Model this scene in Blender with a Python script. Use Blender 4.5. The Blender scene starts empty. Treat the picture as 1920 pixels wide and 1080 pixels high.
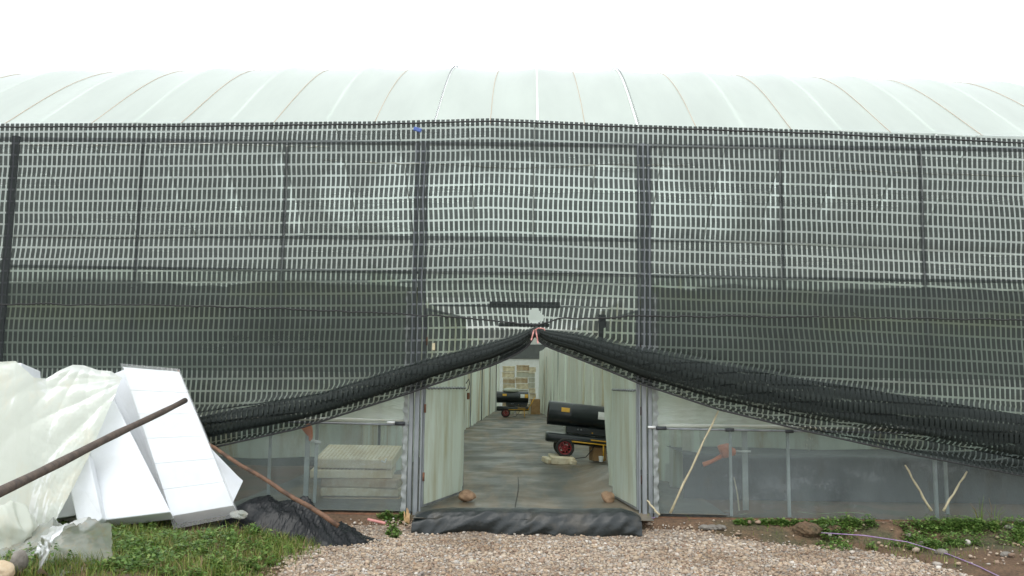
import bpy, math, random
import numpy as np
from mathutils import Vector, Matrix, Euler
random.seed(7); rng = np.random.default_rng(11)
R = math.radians
S = bpy.context.scene; COL = S.collection

# ------------------------------------------------------------------ camera
FPX = 1563.0                      # focal length in pixels of the 1920 px wide photograph
cam_d = bpy.data.cameras.new('camera'); cam = bpy.data.objects.new('camera', cam_d); COL.objects.link(cam)
cam_d.sensor_width = 36; cam_d.lens = FPX / 1920 * 36; cam_d.clip_end = 3000; cam_d.clip_start = .05
CAMP = Vector((0, 0, 1.52))
PITCH, YAW, ROLL = 6.46, 1.1, 0.66
RM = Matrix.Rotation(R(YAW), 3, 'Z') @ Matrix.Rotation(R(90 + PITCH), 3, 'X') @ Matrix.Rotation(R(ROLL), 3, 'Z')
cam.location = CAMP; cam.rotation_euler = RM.to_euler(); S.camera = cam

# ------------------------------------------------------------------ light
SUN_EL, SUN_AZ = 62, 205          # degrees; soft light through thick cloud
w = bpy.data.worlds.new('World'); S.world = w; w.use_nodes = True
nt = w.node_tree; nt.nodes.clear()
out = nt.nodes.new('ShaderNodeOutputWorld')
sky = nt.nodes.new('ShaderNodeTexSky'); sky.sky_type = 'NISHITA'; sky.sun_disc = False
sky.sun_elevation = R(SUN_EL); sky.sun_rotation = R(SUN_AZ)
b1 = nt.nodes.new('ShaderNodeBackground'); b1.inputs[1].default_value = 0.05
nt.links.new(sky.outputs[0], b1.inputs[0])
b2 = nt.nodes.new('ShaderNodeBackground'); b2.inputs[0].default_value = (.955, .99, 1, 1); b2.inputs[1].default_value = 1.75
ad = nt.nodes.new('ShaderNodeAddShader'); nt.links.new(b1.outputs[0], ad.inputs[0]); nt.links.new(b2.outputs[0], ad.inputs[1])
nt.links.new(ad.outputs[0], out.inputs[0])
sd = bpy.data.lights.new('sun', 'SUN'); sd.energy = 1.0; sd.angle = R(25); sd.color = (1, .97, .92)
sun = bpy.data.objects.new('sun', sd); COL.objects.link(sun)
sun.rotation_euler = (R(90 - SUN_EL), 0, R(180 - SUN_AZ + 0))
S.view_settings.view_transform = 'Standard'; S.view_settings.look = 'None'
S.view_settings.exposure = 0.0; S.view_settings.gamma = 1
S.render.engine = 'CYCLES'
S.cycles.transparent_max_bounces = 40; S.cycles.max_bounces = 10; S.cycles.transmission_bounces = 10
S.cycles.diffuse_bounces = 6

# ------------------------------------------------------------------ helpers
def ray(px, py):
    return RM @ Vector(((px - 960) / FPX, -(py - 540) / FPX, -1)).normalized()
def P(px, py, Y):                 # the point of the plane y = Y seen at a pixel of the photograph
    d = ray(px, py); return CAMP + d * (Y / d.y)
def G(px, py, z=0.0):             # the point of the level z seen there
    d = ray(px, py); return CAMP + d * ((z - CAMP.z) / d.z)
def curve_z(pts, Y, xs):          # pixel polyline -> z at each x on plane y=Y
    w_ = [P(a, b, Y) for a, b in pts]
    return np.interp(xs, [p.x for p in w_], [p.z for p in w_])
def sst(a, b, x):
    t = np.clip((np.asarray(x, float) - a) / (b - a), 0, 1); return t * t * (3 - 2 * t)
def fn(x, y, seed=0, f=1.0, n=6):  # smooth pseudo noise about -1..1
    r = np.random.default_rng(seed); s = 0
    for i in range(n):
        a = r.uniform(0, 2 * np.pi); k = f * r.uniform(.6, 1.9)
        s = s + np.sin(k * (np.cos(a) * x + np.sin(a) * y) + r.uniform(0, 6.28))
    return s / n * 1.5
def crumple(x, y, seed=0, f=1.0, n=7):  # creased cloth
    r = np.random.default_rng(seed); s = 0; t = 0
    for i in range(n):
        a = r.uniform(0, 2 * np.pi); k = f * (1.45 ** i) * r.uniform(.8, 1.25); g = 1 / (1.35 ** i)
        wx = x + .25 / f * np.sin(f * .9 * y + i); wy = y + .25 / f * np.sin(f * .8 * x + 2 * i)
        s = s + g * (np.abs(np.sin(k * (np.cos(a) * wx + np.sin(a) * wy) + r.uniform(0, 6.28))) - .64); t += g
    return s / t * 1.8

class MB:
    def __init__(s): s.v = []; s.f = []; s.mi = []
    def add(s, vs, fs, mi=0):
        o = len(s.v); s.v += [tuple(v) for v in vs]; s.f += [tuple(i + o for i in f) for f in fs]; s.mi += [mi] * len(fs); return s
    def box(s, c, d, rot=None, mi=0, bev=0.0):
        c = Vector(c); M = rot.to_matrix() if rot else Matrix.Identity(3)
        hx, hy, hz = d[0] / 2, d[1] / 2, d[2] / 2
        if bev <= 0:
            vs = [c + M @ Vector((x, y, z)) for x in (-hx, hx) for y in (-hy, hy) for z in (-hz, hz)]
            return s.add(vs, [(0, 1, 3, 2), (4, 6, 7, 5), (0, 4, 5, 1), (2, 3, 7, 6), (0, 2, 6, 4), (1, 5, 7, 3)], mi)
        b = min(bev, hx * .9, hy * .9, hz * .9); vs = []; idx = {}
        for sx in (-1, 1):
            for sy in (-1, 1):
                for sz in (-1, 1):
                    for k in range(3):
                        p = [sx * (hx - b), sy * (hy - b), sz * (hz - b)]; p[k] = (sx * hx, sy * hy, sz * hz)[k]
                        idx[(sx, sy, sz, k)] = len(vs); vs.append(c + M @ Vector(p))
        fs = []
        q = [(-1, -1), (1, -1), (1, 1), (-1, 1)]
        def key(k, sg, a, bb):
            t = [0, 0, 0]; t[k] = sg; t[(k + 1) % 3] = a; t[(k + 2) % 3] = bb; return tuple(t)
        for k in range(3):
            for sg in (-1, 1):
                f = [idx[key(k, sg, a, bb) + (k,)] for a, bb in q]; fs.append(f if sg > 0 else f[::-1])
        for k in range(3):
            for a in (-1, 1):
                for bb in (-1, 1):
                    k1, k2 = (k + 1) % 3, (k + 2) % 3
                    f = []
                    for sg, kk in ((-1, k1), (-1, k2), (1, k2), (1, k1)):
                        f.append(idx[key(k, sg, a, bb) + (kk,)])
                    fs.append(f)
        for sx in (-1, 1):
            for sy in (-1, 1):
                for sz in (-1, 1): fs.append([idx[(sx, sy, sz, k)] for k in range(3)])
        return s.add(vs, fs, mi)
    def tube(s, pts, rad, n=8, mi=0, cap=True):
        pts = [Vector(p) for p in pts]; m = len(pts)
        rad = [rad] * m if isinstance(rad, (int, float)) else rad
        vs = []; up = None
        for i, p in enumerate(pts):
            d = (pts[min(i + 1, m - 1)] - pts[max(i - 1, 0)]).normalized()
            if up is None: up = Vector((0, 0, 1)) if abs(d.z) < .9 else Vector((0, 1, 0))
            a = d.cross(up).normalized(); b = a.cross(d).normalized(); up = b
            for k in range(n):
                t = 2 * math.pi * k / n; vs.append(p + rad[i] * (math.cos(t) * a + math.sin(t) * b))
        fs = [(i * n + k, i * n + (k + 1) % n, (i + 1) * n + (k + 1) % n, (i + 1) * n + k) for i in range(m - 1) for k in range(n)]
        if cap: fs += [tuple(range(n))[::-1], tuple((m - 1) * n + k for k in range(n))]
        return s.add(vs, fs, mi)
    def hexa(s, q, t, mi=0):       # quad of 4 points and an extrusion vector
        q = [Vector(a) for a in q]; t = Vector(t)
        return s.add(q + [a + t for a in q], [(0, 1, 2, 3), (7, 6, 5, 4), (0, 4, 5, 1), (1, 5, 6, 2), (2, 6, 7, 3), (3, 7, 4, 0)], mi)
    def build(s, name, mats, parent=None, smooth=False, loc=None):
        return mesh_obj(name, np.array(s.v, float), s.f, mats, parent, smooth, mi=s.mi)

def mesh_obj(name, V, F, mats, parent=None, smooth=False, uv=None, mi=None, bevel=0):
    me = bpy.data.meshes.new(name)
    me.from_pydata([tuple(v) for v in V] if not isinstance(V, np.ndarray) else V.tolist(), [], [tuple(map(int, f)) for f in F])
    if not isinstance(mats, (list, tuple)): mats = [mats]
    for m in mats: me.materials.append(m)
    if mi is not None and len(mats) > 1: me.polygons.foreach_set('material_index', mi)
    if uv is not None:
        l = me.uv_layers.new(name='UVMap'); idx = np.empty(len(me.loops), int); me.loops.foreach_get('vertex_index', idx)
        l.data.foreach_set('uv', np.asarray(uv, float)[idx].ravel())
    if smooth: me.polygons.foreach_set('use_smooth', [True] * len(me.polygons))
    me.update()
    o = bpy.data.objects.new(name, me); COL.objects.link(o)
    if parent is not None: o.parent = parent
    if bevel:
        b = o.modifiers.new('bevel', 'BEVEL'); b.width = bevel; b.segments = 2; b.limit_method = 'ANGLE'
    return o
def grid_obj(name, A, mats, parent=None, smooth=True, uv=None, keep=None):  # A: rows x cols x 3
    n, m = A.shape[:2]; i = np.arange(n * m).reshape(n, m)
    f = np.stack([i[:-1, :-1], i[:-1, 1:], i[1:, 1:], i[1:, :-1]], -1).reshape(-1, 4)
    if keep is not None: f = f[keep.ravel()]
    return mesh_obj(name, A.reshape(-1, 3), f, mats, parent, smooth, None if uv is None else uv.reshape(-1, 2))
def tag(o, label, cat, group=None):
    o['label'] = label; o['category'] = cat
    if group: o['group'] = group
    return o
def thing(name, label, cat, loc=(0, 0, 0), group=None, rz=0):
    o = bpy.data.objects.new(name, None); COL.objects.link(o); o.location = loc; o.rotation_euler = (0, 0, rz)
    o.empty_display_size = .1
    return tag(o, label, cat, group)
def struct(o, kind='structure'): o['kind'] = kind; return o
def copy_tree(o, parent=None):
    c = o.copy(); COL.objects.link(c); c.parent = parent
    for ch in [x for x in o.children]: copy_tree(ch, c)
    return c

# ------------------------------------------------------------------ materials
def newmat(name):
    m = bpy.data.materials.new(name); m.use_nodes = True; m.node_tree.nodes.clear()
    return m, m.node_tree
def nd(t, typ, **kw):
    n = t.nodes.new(typ)
    for k, v in kw.items():
        if k in ('operation', 'data_type', 'blend_type', 'noise_dimensions', 'feature', 'wave_type', 'bands_direction', 'use_clamp'): setattr(n, k, v)
    return n
def lk(t, a, b): t.links.new(a, b)
def math_(t, op, a, b=None, clamp=False):
    n = t.nodes.new('ShaderNodeMath'); n.operation = op; n.use_clamp = clamp
    for i, x in enumerate((a, b)):
        if x is None: continue
        if isinstance(x, (int, float)): n.inputs[i].default_value = x
        else: t.links.new(x, n.inputs[i])
    return n.outputs[0]
def noise_(t, scale, detail=4, rough=.55, coord='Object', stretch=None, dist=0):
    tc = t.nodes.new('ShaderNodeTexCoord'); n = t.nodes.new('ShaderNodeTexNoise')
    n.inputs['Scale'].default_value = scale; n.inputs['Detail'].default_value = detail; n.inputs['Roughness'].default_value = rough
    n.inputs['Distortion'].default_value = dist
    if stretch:
        mp = t.nodes.new('ShaderNodeMapping'); mp.inputs['Scale'].default_value = stretch
        t.links.new(tc.outputs[coord], mp.inputs[0]); t.links.new(mp.outputs[0], n.inputs['Vector'])
    else: t.links.new(tc.outputs[coord], n.inputs['Vector'])
    return n.outputs['Fac']
def ramp_(t, fac, stops):
    r = t.nodes.new('ShaderNodeValToRGB'); e = r.color_ramp.elements
    while len(e) > 1: e.remove(e[-1])
    e[0].position = stops[0][0]; e[0].color = tuple(stops[0][1]) + (1,)
    for p, c in stops[1:]:
        k = e.new(p); k.color = tuple(c) + (1,)
    if not isinstance(fac, (int, float)): t.links.new(fac, r.inputs[0])
    return r.outputs[0]
def bump_(t, h, strength=.3, dist=.02):
    b = t.nodes.new('ShaderNodeBump'); b.inputs['Strength'].default_value = strength; b.inputs['Distance'].default_value = dist
    t.links.new(h, b.inputs['Height']); return b.outputs[0]
def mat(name, c1, c2=None, rough=.7, scale=6, bump=.2, bscale=30, metal=0, spec=.5, stretch=None, lo=.35, hi=.65, bdist=.01):
    m, t = newmat(name); p = t.nodes.new('ShaderNodeBsdfPrincipled'); o = t.nodes.new('ShaderNodeOutputMaterial')
    f = noise_(t, scale, 6, .6, stretch=stretch); c2 = c2 or tuple(x * .8 for x in c1)
    lk(t, ramp_(t, f, [(lo, c1), (hi, c2)]), p.inputs['Base Color'])
    p.inputs['Roughness'].default_value = rough; p.inputs['Metallic'].default_value = metal
    p.inputs['Specular IOR Level'].default_value = spec
    if bump: lk(t, bump_(t, noise_(t, bscale, 4, .6, stretch=stretch), bump, bdist), p.inputs['Normal'])
    lk(t, p.outputs[0], o.inputs[0]); return m
def film(name, col, transp, transl=.5, gloss=.06, tint=(1, 1, 1), var=.15, scale=1.2, rough=.12, bump=.3, bscale=6, stretch=None, dirt=None, dlo=.5, dhi=.75, bdist=.03):
    """thin plastic film: clear share, light scattered forward, light scattered back, a little gloss"""
    m, t = newmat(name); o = t.nodes.new('ShaderNodeOutputMaterial')
    nf = noise_(t, scale, 5, .6, stretch=stretch)
    c = ramp_(t, nf, [(.3, col), (.7, tuple(x * .88 for x in col))])
    if dirt:
        d = noise_(t, scale * 2.3, 6, .65, stretch=stretch); mx = t.nodes.new('ShaderNodeMix'); mx.data_type = 'RGBA'
        r = ramp_(t, d, [(dlo, (0, 0, 0)), (dhi, (1, 1, 1))]); lk(t, r, mx.inputs[0]); lk(t, c, mx.inputs[6]); mx.inputs[7].default_value = tuple(dirt) + (1,); c = mx.outputs[2]
    bn = bump_(t, noise_(t, bscale, 4, .55, stretch=stretch), bump, bdist)
    df = t.nodes.new('ShaderNodeBsdfDiffuse'); tr = t.nodes.new('ShaderNodeBsdfTranslucent')
    for s_ in (df, tr): lk(t, c, s_.inputs[0]); lk(t, bn, s_.inputs['Normal'])
    m1 = t.nodes.new('ShaderNodeMixShader'); m1.inputs[0].default_value = transl; lk(t, df.outputs[0], m1.inputs[1]); lk(t, tr.outputs[0], m1.inputs[2])
    tp = t.nodes.new('ShaderNodeBsdfTransparent'); tp.inputs[0].default_value = tuple(tint) + (1,)
    m2 = t.nodes.new('ShaderNodeMixShader'); lk(t, m1.outputs[0], m2.inputs[1]); lk(t, tp.outputs[0], m2.inputs[2])
    f = math_(t, 'ADD', math_(t, 'MULTIPLY', math_(t, 'SUBTRACT', nf, .5), -var * 2), transp, True); lk(t, f, m2.inputs[0])
    gl = t.nodes.new('ShaderNodeBsdfGlossy'); gl.inputs['Roughness'].default_value = rough; lk(t, bn, gl.inputs['Normal'])
    m3 = t.nodes.new('ShaderNodeMixShader'); fr = t.nodes.new('ShaderNodeFresnel'); fr.inputs[0].default_value = 1.45
    lk(t, math_(t, 'MULTIPLY', fr.outputs[0], gloss / .04, True), m3.inputs[0])
    lk(t, m2.outputs[0], m3.inputs[1]); lk(t, gl.outputs[0], m3.inputs[2]); lk(t, m3.outputs[0], o.inputs[0]); return m

M = {}
M['roof'] = film('roof_film', (.89, .97, .885), .035, .60, .02, var=.03, scale=1.2, bump=.15, bscale=1.4, bdist=.06, stretch=(1.5, .3, .3), rough=.35)
M['wallup'] = film('upper_wall_film', (.95, .97, .97), .66, .80, .03, tint=(.98, 1, 1), var=.55, scale=1.6, bump=.5, stretch=(.12, 1, 2.2))
M['wallmid'] = film('milky_wall_film', (.74, .80, .72), .34, .5, .05, tint=(.92, 1, .95), var=.45, scale=1.3, bump=.8, bscale=3, stretch=(.6, 1, 2), dirt=(.42, .42, .34), dlo=.55, dhi=.8)
M['wallclear'] = film('mid_wall_film', (.56, .63, .56), .56, .5, .03, tint=(.92, .98, .93), var=.3, scale=1.2, bump=.5, stretch=(.5, 1, 1.5))
M['walllow'] = film('clear_wall_film', (.46, .52, .53), .67, .5, .035, tint=(.93, .98, .97), var=.32, scale=1.1, bump=.5, bscale=5, stretch=(1.6, 1, .6), dirt=(.33, .29, .22), dlo=.55, dhi=.8)
M['door'] = film('door_film', (.86, .95, .83), .04, .50, .008, var=.03, scale=1.0, bump=.3, bscale=3, stretch=(2, 2, .3), dirt=(.56, .55, .36), dlo=.45, dhi=.75, rough=.3)
M['corr'] = film('corridor_film', (.84, .93, .83), .05, .55, .03, var=.04, scale=.8, bump=.35, bscale=4, stretch=(1, 1.9, .12), dirt=(.56, .50, .34), dlo=.47, dhi=.62, rough=.35)
M['drape'] = film('drape_film', (.74, .77, .68), .10, .38, .015, var=.10, scale=2, bump=.3, bscale=6, stretch=(1, 1, .35), rough=.4, dirt=(.74, .70, .56), dlo=.5, dhi=.75)
M['scrap'] = film('crumpled_film', (.56, .59, .52), .30, .4, .04, var=.2, scale=5, bump=.5, bscale=10, rough=.35, dirt=(.62, .52, .36), dlo=.5, dhi=.72)
M['wrap'] = film('wrap_film', (.93, .94, .92), .80, .5, .03, var=.1, scale=3, bump=.5, bscale=12, stretch=(2, 2, .4))
M['galv'] = mat('galvanised_steel', (.34, .36, .37), (.22, .24, .25), .45, 9, .1, 60, metal=.55, stretch=(1, 1, .2))
M['steel_dark'] = mat('dull_dark_steel', (.07, .075, .08), (.04, .045, .05), .5, 9, .1, 60, metal=.2)
M['gutter'] = mat('gutter_steel', (.17, .185, .20), (.11, .12, .13), .5, 5, .1, 40, metal=.3)
M['rust'] = mat('rust', (.22, .10, .05), (.10, .05, .03), .85, 18, .4, 60)
M['foam'] = mat('white_foam', (.72, .74, .76), (.58, .59, .58), .75, 2.2, lo=.45, hi=.8, bump=.25, bscale=90, bdist=.004)

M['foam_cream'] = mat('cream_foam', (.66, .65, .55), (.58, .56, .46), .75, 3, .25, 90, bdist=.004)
M['edge_film'] = film('edge_film', (.42, .44, .43), .12, .4, .03, var=.1, scale=4, bump=.4, bscale=10, rough=.35)
M['foam_old'] = mat('aged_foam', (.76, .69, .52), (.56, .46, .30), .8, 7, .5, 50, bdist=.006)
M['foam_old2'] = mat('yellowed_foam', (.58, .50, .36), (.40, .27, .15), .8, 5, .5, 50)
M['foam_old3'] = mat('greyish_foam', (.54, .55, .46), (.44, .42, .33), .8, 6, .5, 50)
M['black_film'] = mat('black_plastic', (.006, .007, .008), (.014, .016, .017), .32, 6, .3, 12, spec=.22, bdist=.02)
M['sill_film'] = mat('threshold_plastic', (.010, .014, .014), (.05, .043, .03), .42, 3.5, .5, 9, lo=.5, hi=.72, spec=.5, bdist=.015)
M['bed'] = mat('bed_film', (.022, .03, .036), (.05, .06, .065), .5, 2.5, .8, 8, stretch=(1, 1, .5), bdist=.04)
M['wood_pole'] = mat('weathered_pole', (.115, .085, .065), (.06, .045, .038), .8, 20, .6, 50, stretch=(.3, 1, 1))
M['wood_red'] = mat('reddish_wood', (.20, .105, .06), (.075, .045, .03), .8, 14, .6, 50)
M['bamboo'] = mat('dry_bamboo', (.52, .46, .30), (.38, .32, .2), .6, 20, .2, 60)
M['splint'] = mat('splintered_wood', (.62, .42, .22), (.40, .24, .11), .8, 20, .5, 60)
M['stone_grey'] = mat('grey_stone', (.24, .22, .19), (.15, .135, .115), .9, 9, .8, 25, bdist=.02)
M['upright'] = mat('painted_upright', (.42, .46, .45), (.33, .36, .35), .6, 6)
M['rock'] = mat('ochre_rock', (.42, .27, .16), (.24, .15, .09), .85, 9, .8, 25, bdist=.02)
M['orange'] = mat('orange_plastic', (.80, .22, .07), (.62, .16, .05), .45, 5, .05, 20)
M['orange_stick'] = mat('orange_stick', (.72, .32, .14), (.5, .22, .1), .6, 9, .2, 40)
M['hblack'] = mat('heater_enamel', (.012, .017, .018), (.02, .026, .027), .28, 4, .04, 30, spec=.5)
M['hinside'] = mat('heater_nozzle', (.06, .025, .015), (.02, .012, .01), .6, 8, .1, 30)
M['hred'] = mat('red_wheel', (.30, .025, .03), (.2, .02, .025), .4, 8, .05, 30)
M['rubber'] = mat('tyre_rubber', (.02, .02, .02), (.035, .033, .03), .85, 20, .3, 60)
M['hyellow'] = mat('yellow_paint', (.72, .40, .02), (.6, .32, .02), .4, 8, .03, 30)
M['sticker'] = mat('white_sticker', (.78, .78, .74), (.7, .7, .66), .5, 30, .02, 30)
M['card'] = mat('cardboard', (.40, .25, .12), (.3, .18, .08), .85, 6, .2, 30)
M['pink'] = mat('pink_ribbon', (.62, .30, .26), (.5, .2, .18), .6, 12, .1, 40)
M['ropetan'] = mat('tan_rope', (.56, .45, .34), (.46, .36, .26), .8, 30, .3, 90)
M['ropepurple'] = mat('purple_rope', (.30, .17, .38), (.42, .33, .45), .7, 12, .3, 90)
M['ropegreen'] = mat('green_rope', (.30, .46, .14), (.36, .40, .22), .7, 12, .3, 90)
M['cord'] = mat('black_cord', (.015, .016, .016), (.03, .03, .03), .7, 30, .3, 90)
M['white_pl'] = mat('white_plastic', (.82, .84, .82), (.74, .75, .72), .45, 6, .05, 20)
M['endwall'] = film('end_wall_film', (.86, .9, .95), .35, .7, .02, var=.05)
M['shutter'] = mat('grey_shutter', (.10, .11, .11), (.14, .15, .15), .6, 3, .1, 10)
M['tarp'] = None

# ground and gravel
def ground_mat():
    m, t = newmat('soil'); p = t.nodes.new('ShaderNodeBsdfPrincipled'); o = t.nodes.new('ShaderNodeOutputMaterial')
    a = ramp_(t, noise_(t, 1.3, 8, .65), [(.3, (.10, .06, .035)), (.48, (.155, .095, .055)), (.6, (.09, .075, .04)), (.75, (.055, .075, .025))])
    b = ramp_(t, noise_(t, 34, 5, .7), [(.35, (.55, .55, .55)), (.65, (1.3, 1.25, 1.2))])
    mx = t.nodes.new('ShaderNodeMix'); mx.data_type = 'RGBA'; mx.blend_type = 'MULTIPLY'; mx.inputs[0].default_value = 1
    lk(t, a, mx.inputs[6]); lk(t, b, mx.inputs[7]); lk(t, mx.outputs[2], p.inputs['Base Color']); p.inputs['Roughness'].default_value = .9
    lk(t, bump_(t, noise_(t, 26, 6, .7), .8, .03), p.inputs['Normal']); lk(t, p.outputs[0], o.inputs[0]); return m
def gravel_mat():
    m, t = newmat('gravel_stone'); p = t.nodes.new('ShaderNodeBsdfPrincipled'); o = t.nodes.new('ShaderNodeOutputMaterial')
    g = t.nodes.new('ShaderNodeNewGeometry')
    c = ramp_(t, g.outputs['Random Per Island'], [(0, (.20,.135,.095)), (.15, (.34,.245,.175)), (.35, (.42,.34,.25)), (.5, (.30,.235,.185)), (.62, (.44,.33,.22)), (.75, (.46,.40,.33)), (.86, (.26,.235,.21)), (.93, (.60,.56,.50)), (1, (.35,.22,.13))])
    n = ramp_(t, noise_(t, 1.1, 6, .65), [(.36, (.70, .64, .58)), (.52, (1, 1, 1)), (.7, (1.12, 1.12, 1.12))])
    mx = t.nodes.new('ShaderNodeMix'); mx.data_type = 'RGBA'; mx.blend_type = 'MULTIPLY'; mx.inputs[0].default_value = 1
    lk(t, c, mx.inputs[6]); lk(t, n, mx.inputs[7]); lk(t, mx.outputs[2], p.inputs['Base Color']); p.inputs['Roughness'].default_value = .85
    lk(t, p.outputs[0], o.inputs[0]); return m
def gravelbase_mat():
    m, t = newmat('gravel_bed'); p = t.nodes.new('ShaderNodeBsdfPrincipled'); o = t.nodes.new('ShaderNodeOutputMaterial')
    tc = t.nodes.new('ShaderNodeTexCoord'); v = t.nodes.new('ShaderNodeTexVoronoi'); v.inputs['Scale'].default_value = 45; lk(t, tc.outputs['Object'], v.inputs['Vector'])
    lk(t, ramp_(t, v.outputs['Color'], [(.1, (.13, .10, .075)), (.5, (.24, .19, .145)), (.9, (.36, .30, .24))]), p.inputs['Base Color']); p.inputs['Roughness'].default_value = .9
    lk(t, bump_(t, v.outputs['Distance'], .9, .02), p.inputs['Normal']); lk(t, p.outputs[0], o.inputs[0]); return m
def leaf_mat(name, stops):
    m, t = newmat(name); o = t.nodes.new('ShaderNodeOutputMaterial'); g = t.nodes.new('ShaderNodeNewGeometry')
    c = ramp_(t, g.outputs['Random Per Island'], stops)
    p = t.nodes.new('ShaderNodeBsdfPrincipled'); lk(t, c, p.inputs['Base Color']); p.inputs['Roughness'].default_value = .55
    tr = t.nodes.new('ShaderNodeBsdfTranslucent'); lk(t, c, tr.inputs[0])
    mx = t.nodes.new('ShaderNodeMixShader'); mx.inputs[0].default_value = .3; lk(t, p.outputs[0], mx.inputs[1]); lk(t, tr.outputs[0], mx.inputs[2]); lk(t, mx.outputs[0], o.inputs[0]); return m
def floor_mat():
    m, t = newmat('wet_floor_sheet'); p = t.nodes.new('ShaderNodeBsdfPrincipled'); o = t.nodes.new('ShaderNodeOutputMaterial')
    f = noise_(t, .9, 8, .62, dist=.2, stretch=(1.7, .3, 1))
    c = ramp_(t, f, [(.36, (.080, .083, .074)), (.47, (.105, .102, .086)), (.54, (.15, .125, .09)), (.66, (.21, .16, .11))])
    lk(t, c, p.inputs['Base Color'])
    lk(t, ramp_(t, noise_(t, 1.1, 5, .6), [(.35, (.34,) * 3), (.65, (.7,) * 3)]), p.inputs['Roughness'])
    lk(t, bump_(t, noise_(t, 2.6, 5, .55, stretch=(1, .6, 1)), .22, .04), p.inputs['Normal']); p.inputs['Specular IOR Level'].default_value = .35
    lk(t, p.outputs[0], o.inputs[0]); return m
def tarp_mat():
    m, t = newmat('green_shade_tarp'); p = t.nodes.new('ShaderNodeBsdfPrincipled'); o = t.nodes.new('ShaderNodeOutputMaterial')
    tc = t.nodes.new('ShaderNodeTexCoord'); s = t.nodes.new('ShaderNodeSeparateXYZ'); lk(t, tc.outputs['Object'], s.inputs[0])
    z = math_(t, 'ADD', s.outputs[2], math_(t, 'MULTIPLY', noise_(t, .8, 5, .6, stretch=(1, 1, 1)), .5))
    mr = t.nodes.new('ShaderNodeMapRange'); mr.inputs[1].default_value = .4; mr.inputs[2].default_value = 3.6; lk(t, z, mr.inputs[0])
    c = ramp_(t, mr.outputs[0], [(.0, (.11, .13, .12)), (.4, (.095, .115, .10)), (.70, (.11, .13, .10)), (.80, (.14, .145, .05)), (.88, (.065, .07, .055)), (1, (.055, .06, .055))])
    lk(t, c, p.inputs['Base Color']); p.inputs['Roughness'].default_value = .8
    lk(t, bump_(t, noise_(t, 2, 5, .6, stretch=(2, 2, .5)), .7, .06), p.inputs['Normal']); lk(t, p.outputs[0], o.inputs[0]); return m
PU, PV = .0595, .142
def net_mat():
    m, t = newmat('black_shade_net'); o = t.nodes.new('ShaderNodeOutputMaterial')
    uvn = t.nodes.new('ShaderNodeUVMap'); uvn.uv_map = 'UVMap'; s = t.nodes.new('ShaderNodeSeparateXYZ'); lk(t, uvn.outputs[0], s.inputs[0])
    u, v = s.outputs[0], s.outputs[1]
    fu = math_(t, 'FRACT', math_(t, 'DIVIDE', u, PU)); fv = math_(t, 'FRACT', math_(t, 'DIVIDE', v, PV))
    nz = noise_(t, 3.0, 3, .6)
    wv = math_(t, 'ADD', .24, math_(t, 'MULTIPLY', nz, .16))
    gapu = math_(t, 'LESS_THAN', fu, wv)
    gapv = math_(t, 'MULTIPLY', math_(t, 'LESS_THAN', fv, .165), .88)
    st = math_(t, 'FRACT', math_(t, 'MULTIPLY', math_(t, 'SUBTRACT', fu, .30), 3 / .7))
    slit = math_(t, 'MULTIPLY', math_(t, 'LESS_THAN', st, .24), .36)
    a = math_(t, 'MAXIMUM', math_(t, 'MAXIMUM', gapu, gapv), slit)
    un2 = t.nodes.new('ShaderNodeUVMap'); un2.uv_map = 'bunching'; s2 = t.nodes.new('ShaderNodeSeparateXYZ'); lk(t, un2.outputs[0], s2.inputs[0])
    a = math_(t, 'MULTIPLY', math_(t, 'MULTIPLY', a, .94), math_(t, 'SUBTRACT', 1.0, s2.outputs[0]))
    a = math_(t, 'ADD', a, .035)
    df = t.nodes.new('ShaderNodeBsdfPrincipled'); df.inputs['Base Color'].default_value = (.015, .020, .018, 1); df.inputs['Roughness'].default_value = .55; df.inputs['Specular IOR Level'].default_value = .2
    tp = t.nodes.new('ShaderNodeBsdfTransparent'); mx = t.nodes.new('ShaderNodeMixShader')
    lk(t, a, mx.inputs[0]); lk(t, df.outputs[0], mx.inputs[1]); lk(t, tp.outputs[0], mx.inputs[2]); lk(t, mx.outputs[0], o.inputs[0]); return m
def tray_mat():
    m, t = newmat('seed_tray_foam'); p = t.nodes.new('ShaderNodeBsdfPrincipled'); o = t.nodes.new('ShaderNodeOutputMaterial')
    tc = t.nodes.new('ShaderNodeTexCoord'); s = t.nodes.new('ShaderNodeSeparateXYZ'); lk(t, tc.outputs['Object'], s.inputs[0])
    a = math_(t, 'ABSOLUTE', math_(t, 'SINE', math_(t, 'MULTIPLY', s.outputs[0], 62))); b = math_(t, 'ABSOLUTE', math_(t, 'SINE', math_(t, 'MULTIPLY', s.outputs[1], 62)))
    h = math_(t, 'MULTIPLY', a, b)
    c1 = ramp_(t, noise_(t, 5, 5, .6), [(.35, (.84, .76, .58)), (.65, (.70, .58, .38))])
    mx = t.nodes.new('ShaderNodeMix'); mx.data_type = 'RGBA'; mx.blend_type = 'MULTIPLY'; mx.inputs[0].default_value = .75
    lk(t, c1, mx.inputs[6]); lk(t, ramp_(t, h, [(.55, (1, 1, 1)), (.8, (.45, .4, .33))]), mx.inputs[7]); lk(t, mx.outputs[2], p.inputs['Base Color'])
    p.inputs['Roughness'].default_value = .8; lk(t, p.outputs[0], o.inputs[0]); return m
M['soil'] = ground_mat(); M['gravel'] = gravel_mat(); M['gbed'] = gravelbase_mat(); M['floor'] = floor_mat(); M['tarp'] = tarp_mat(); M['net'] = net_mat(); M['tray'] = tray_mat()
M['grass'] = leaf_mat('grass_blades', [(0, (.07, .12, .018)), (.3, (.13, .20, .028)), (.6, (.20, .28, .045)), (.78, (.28, .31, .07)), (.88, (.32, .23, .11)), (1, (.22, .14, .07))])
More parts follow.
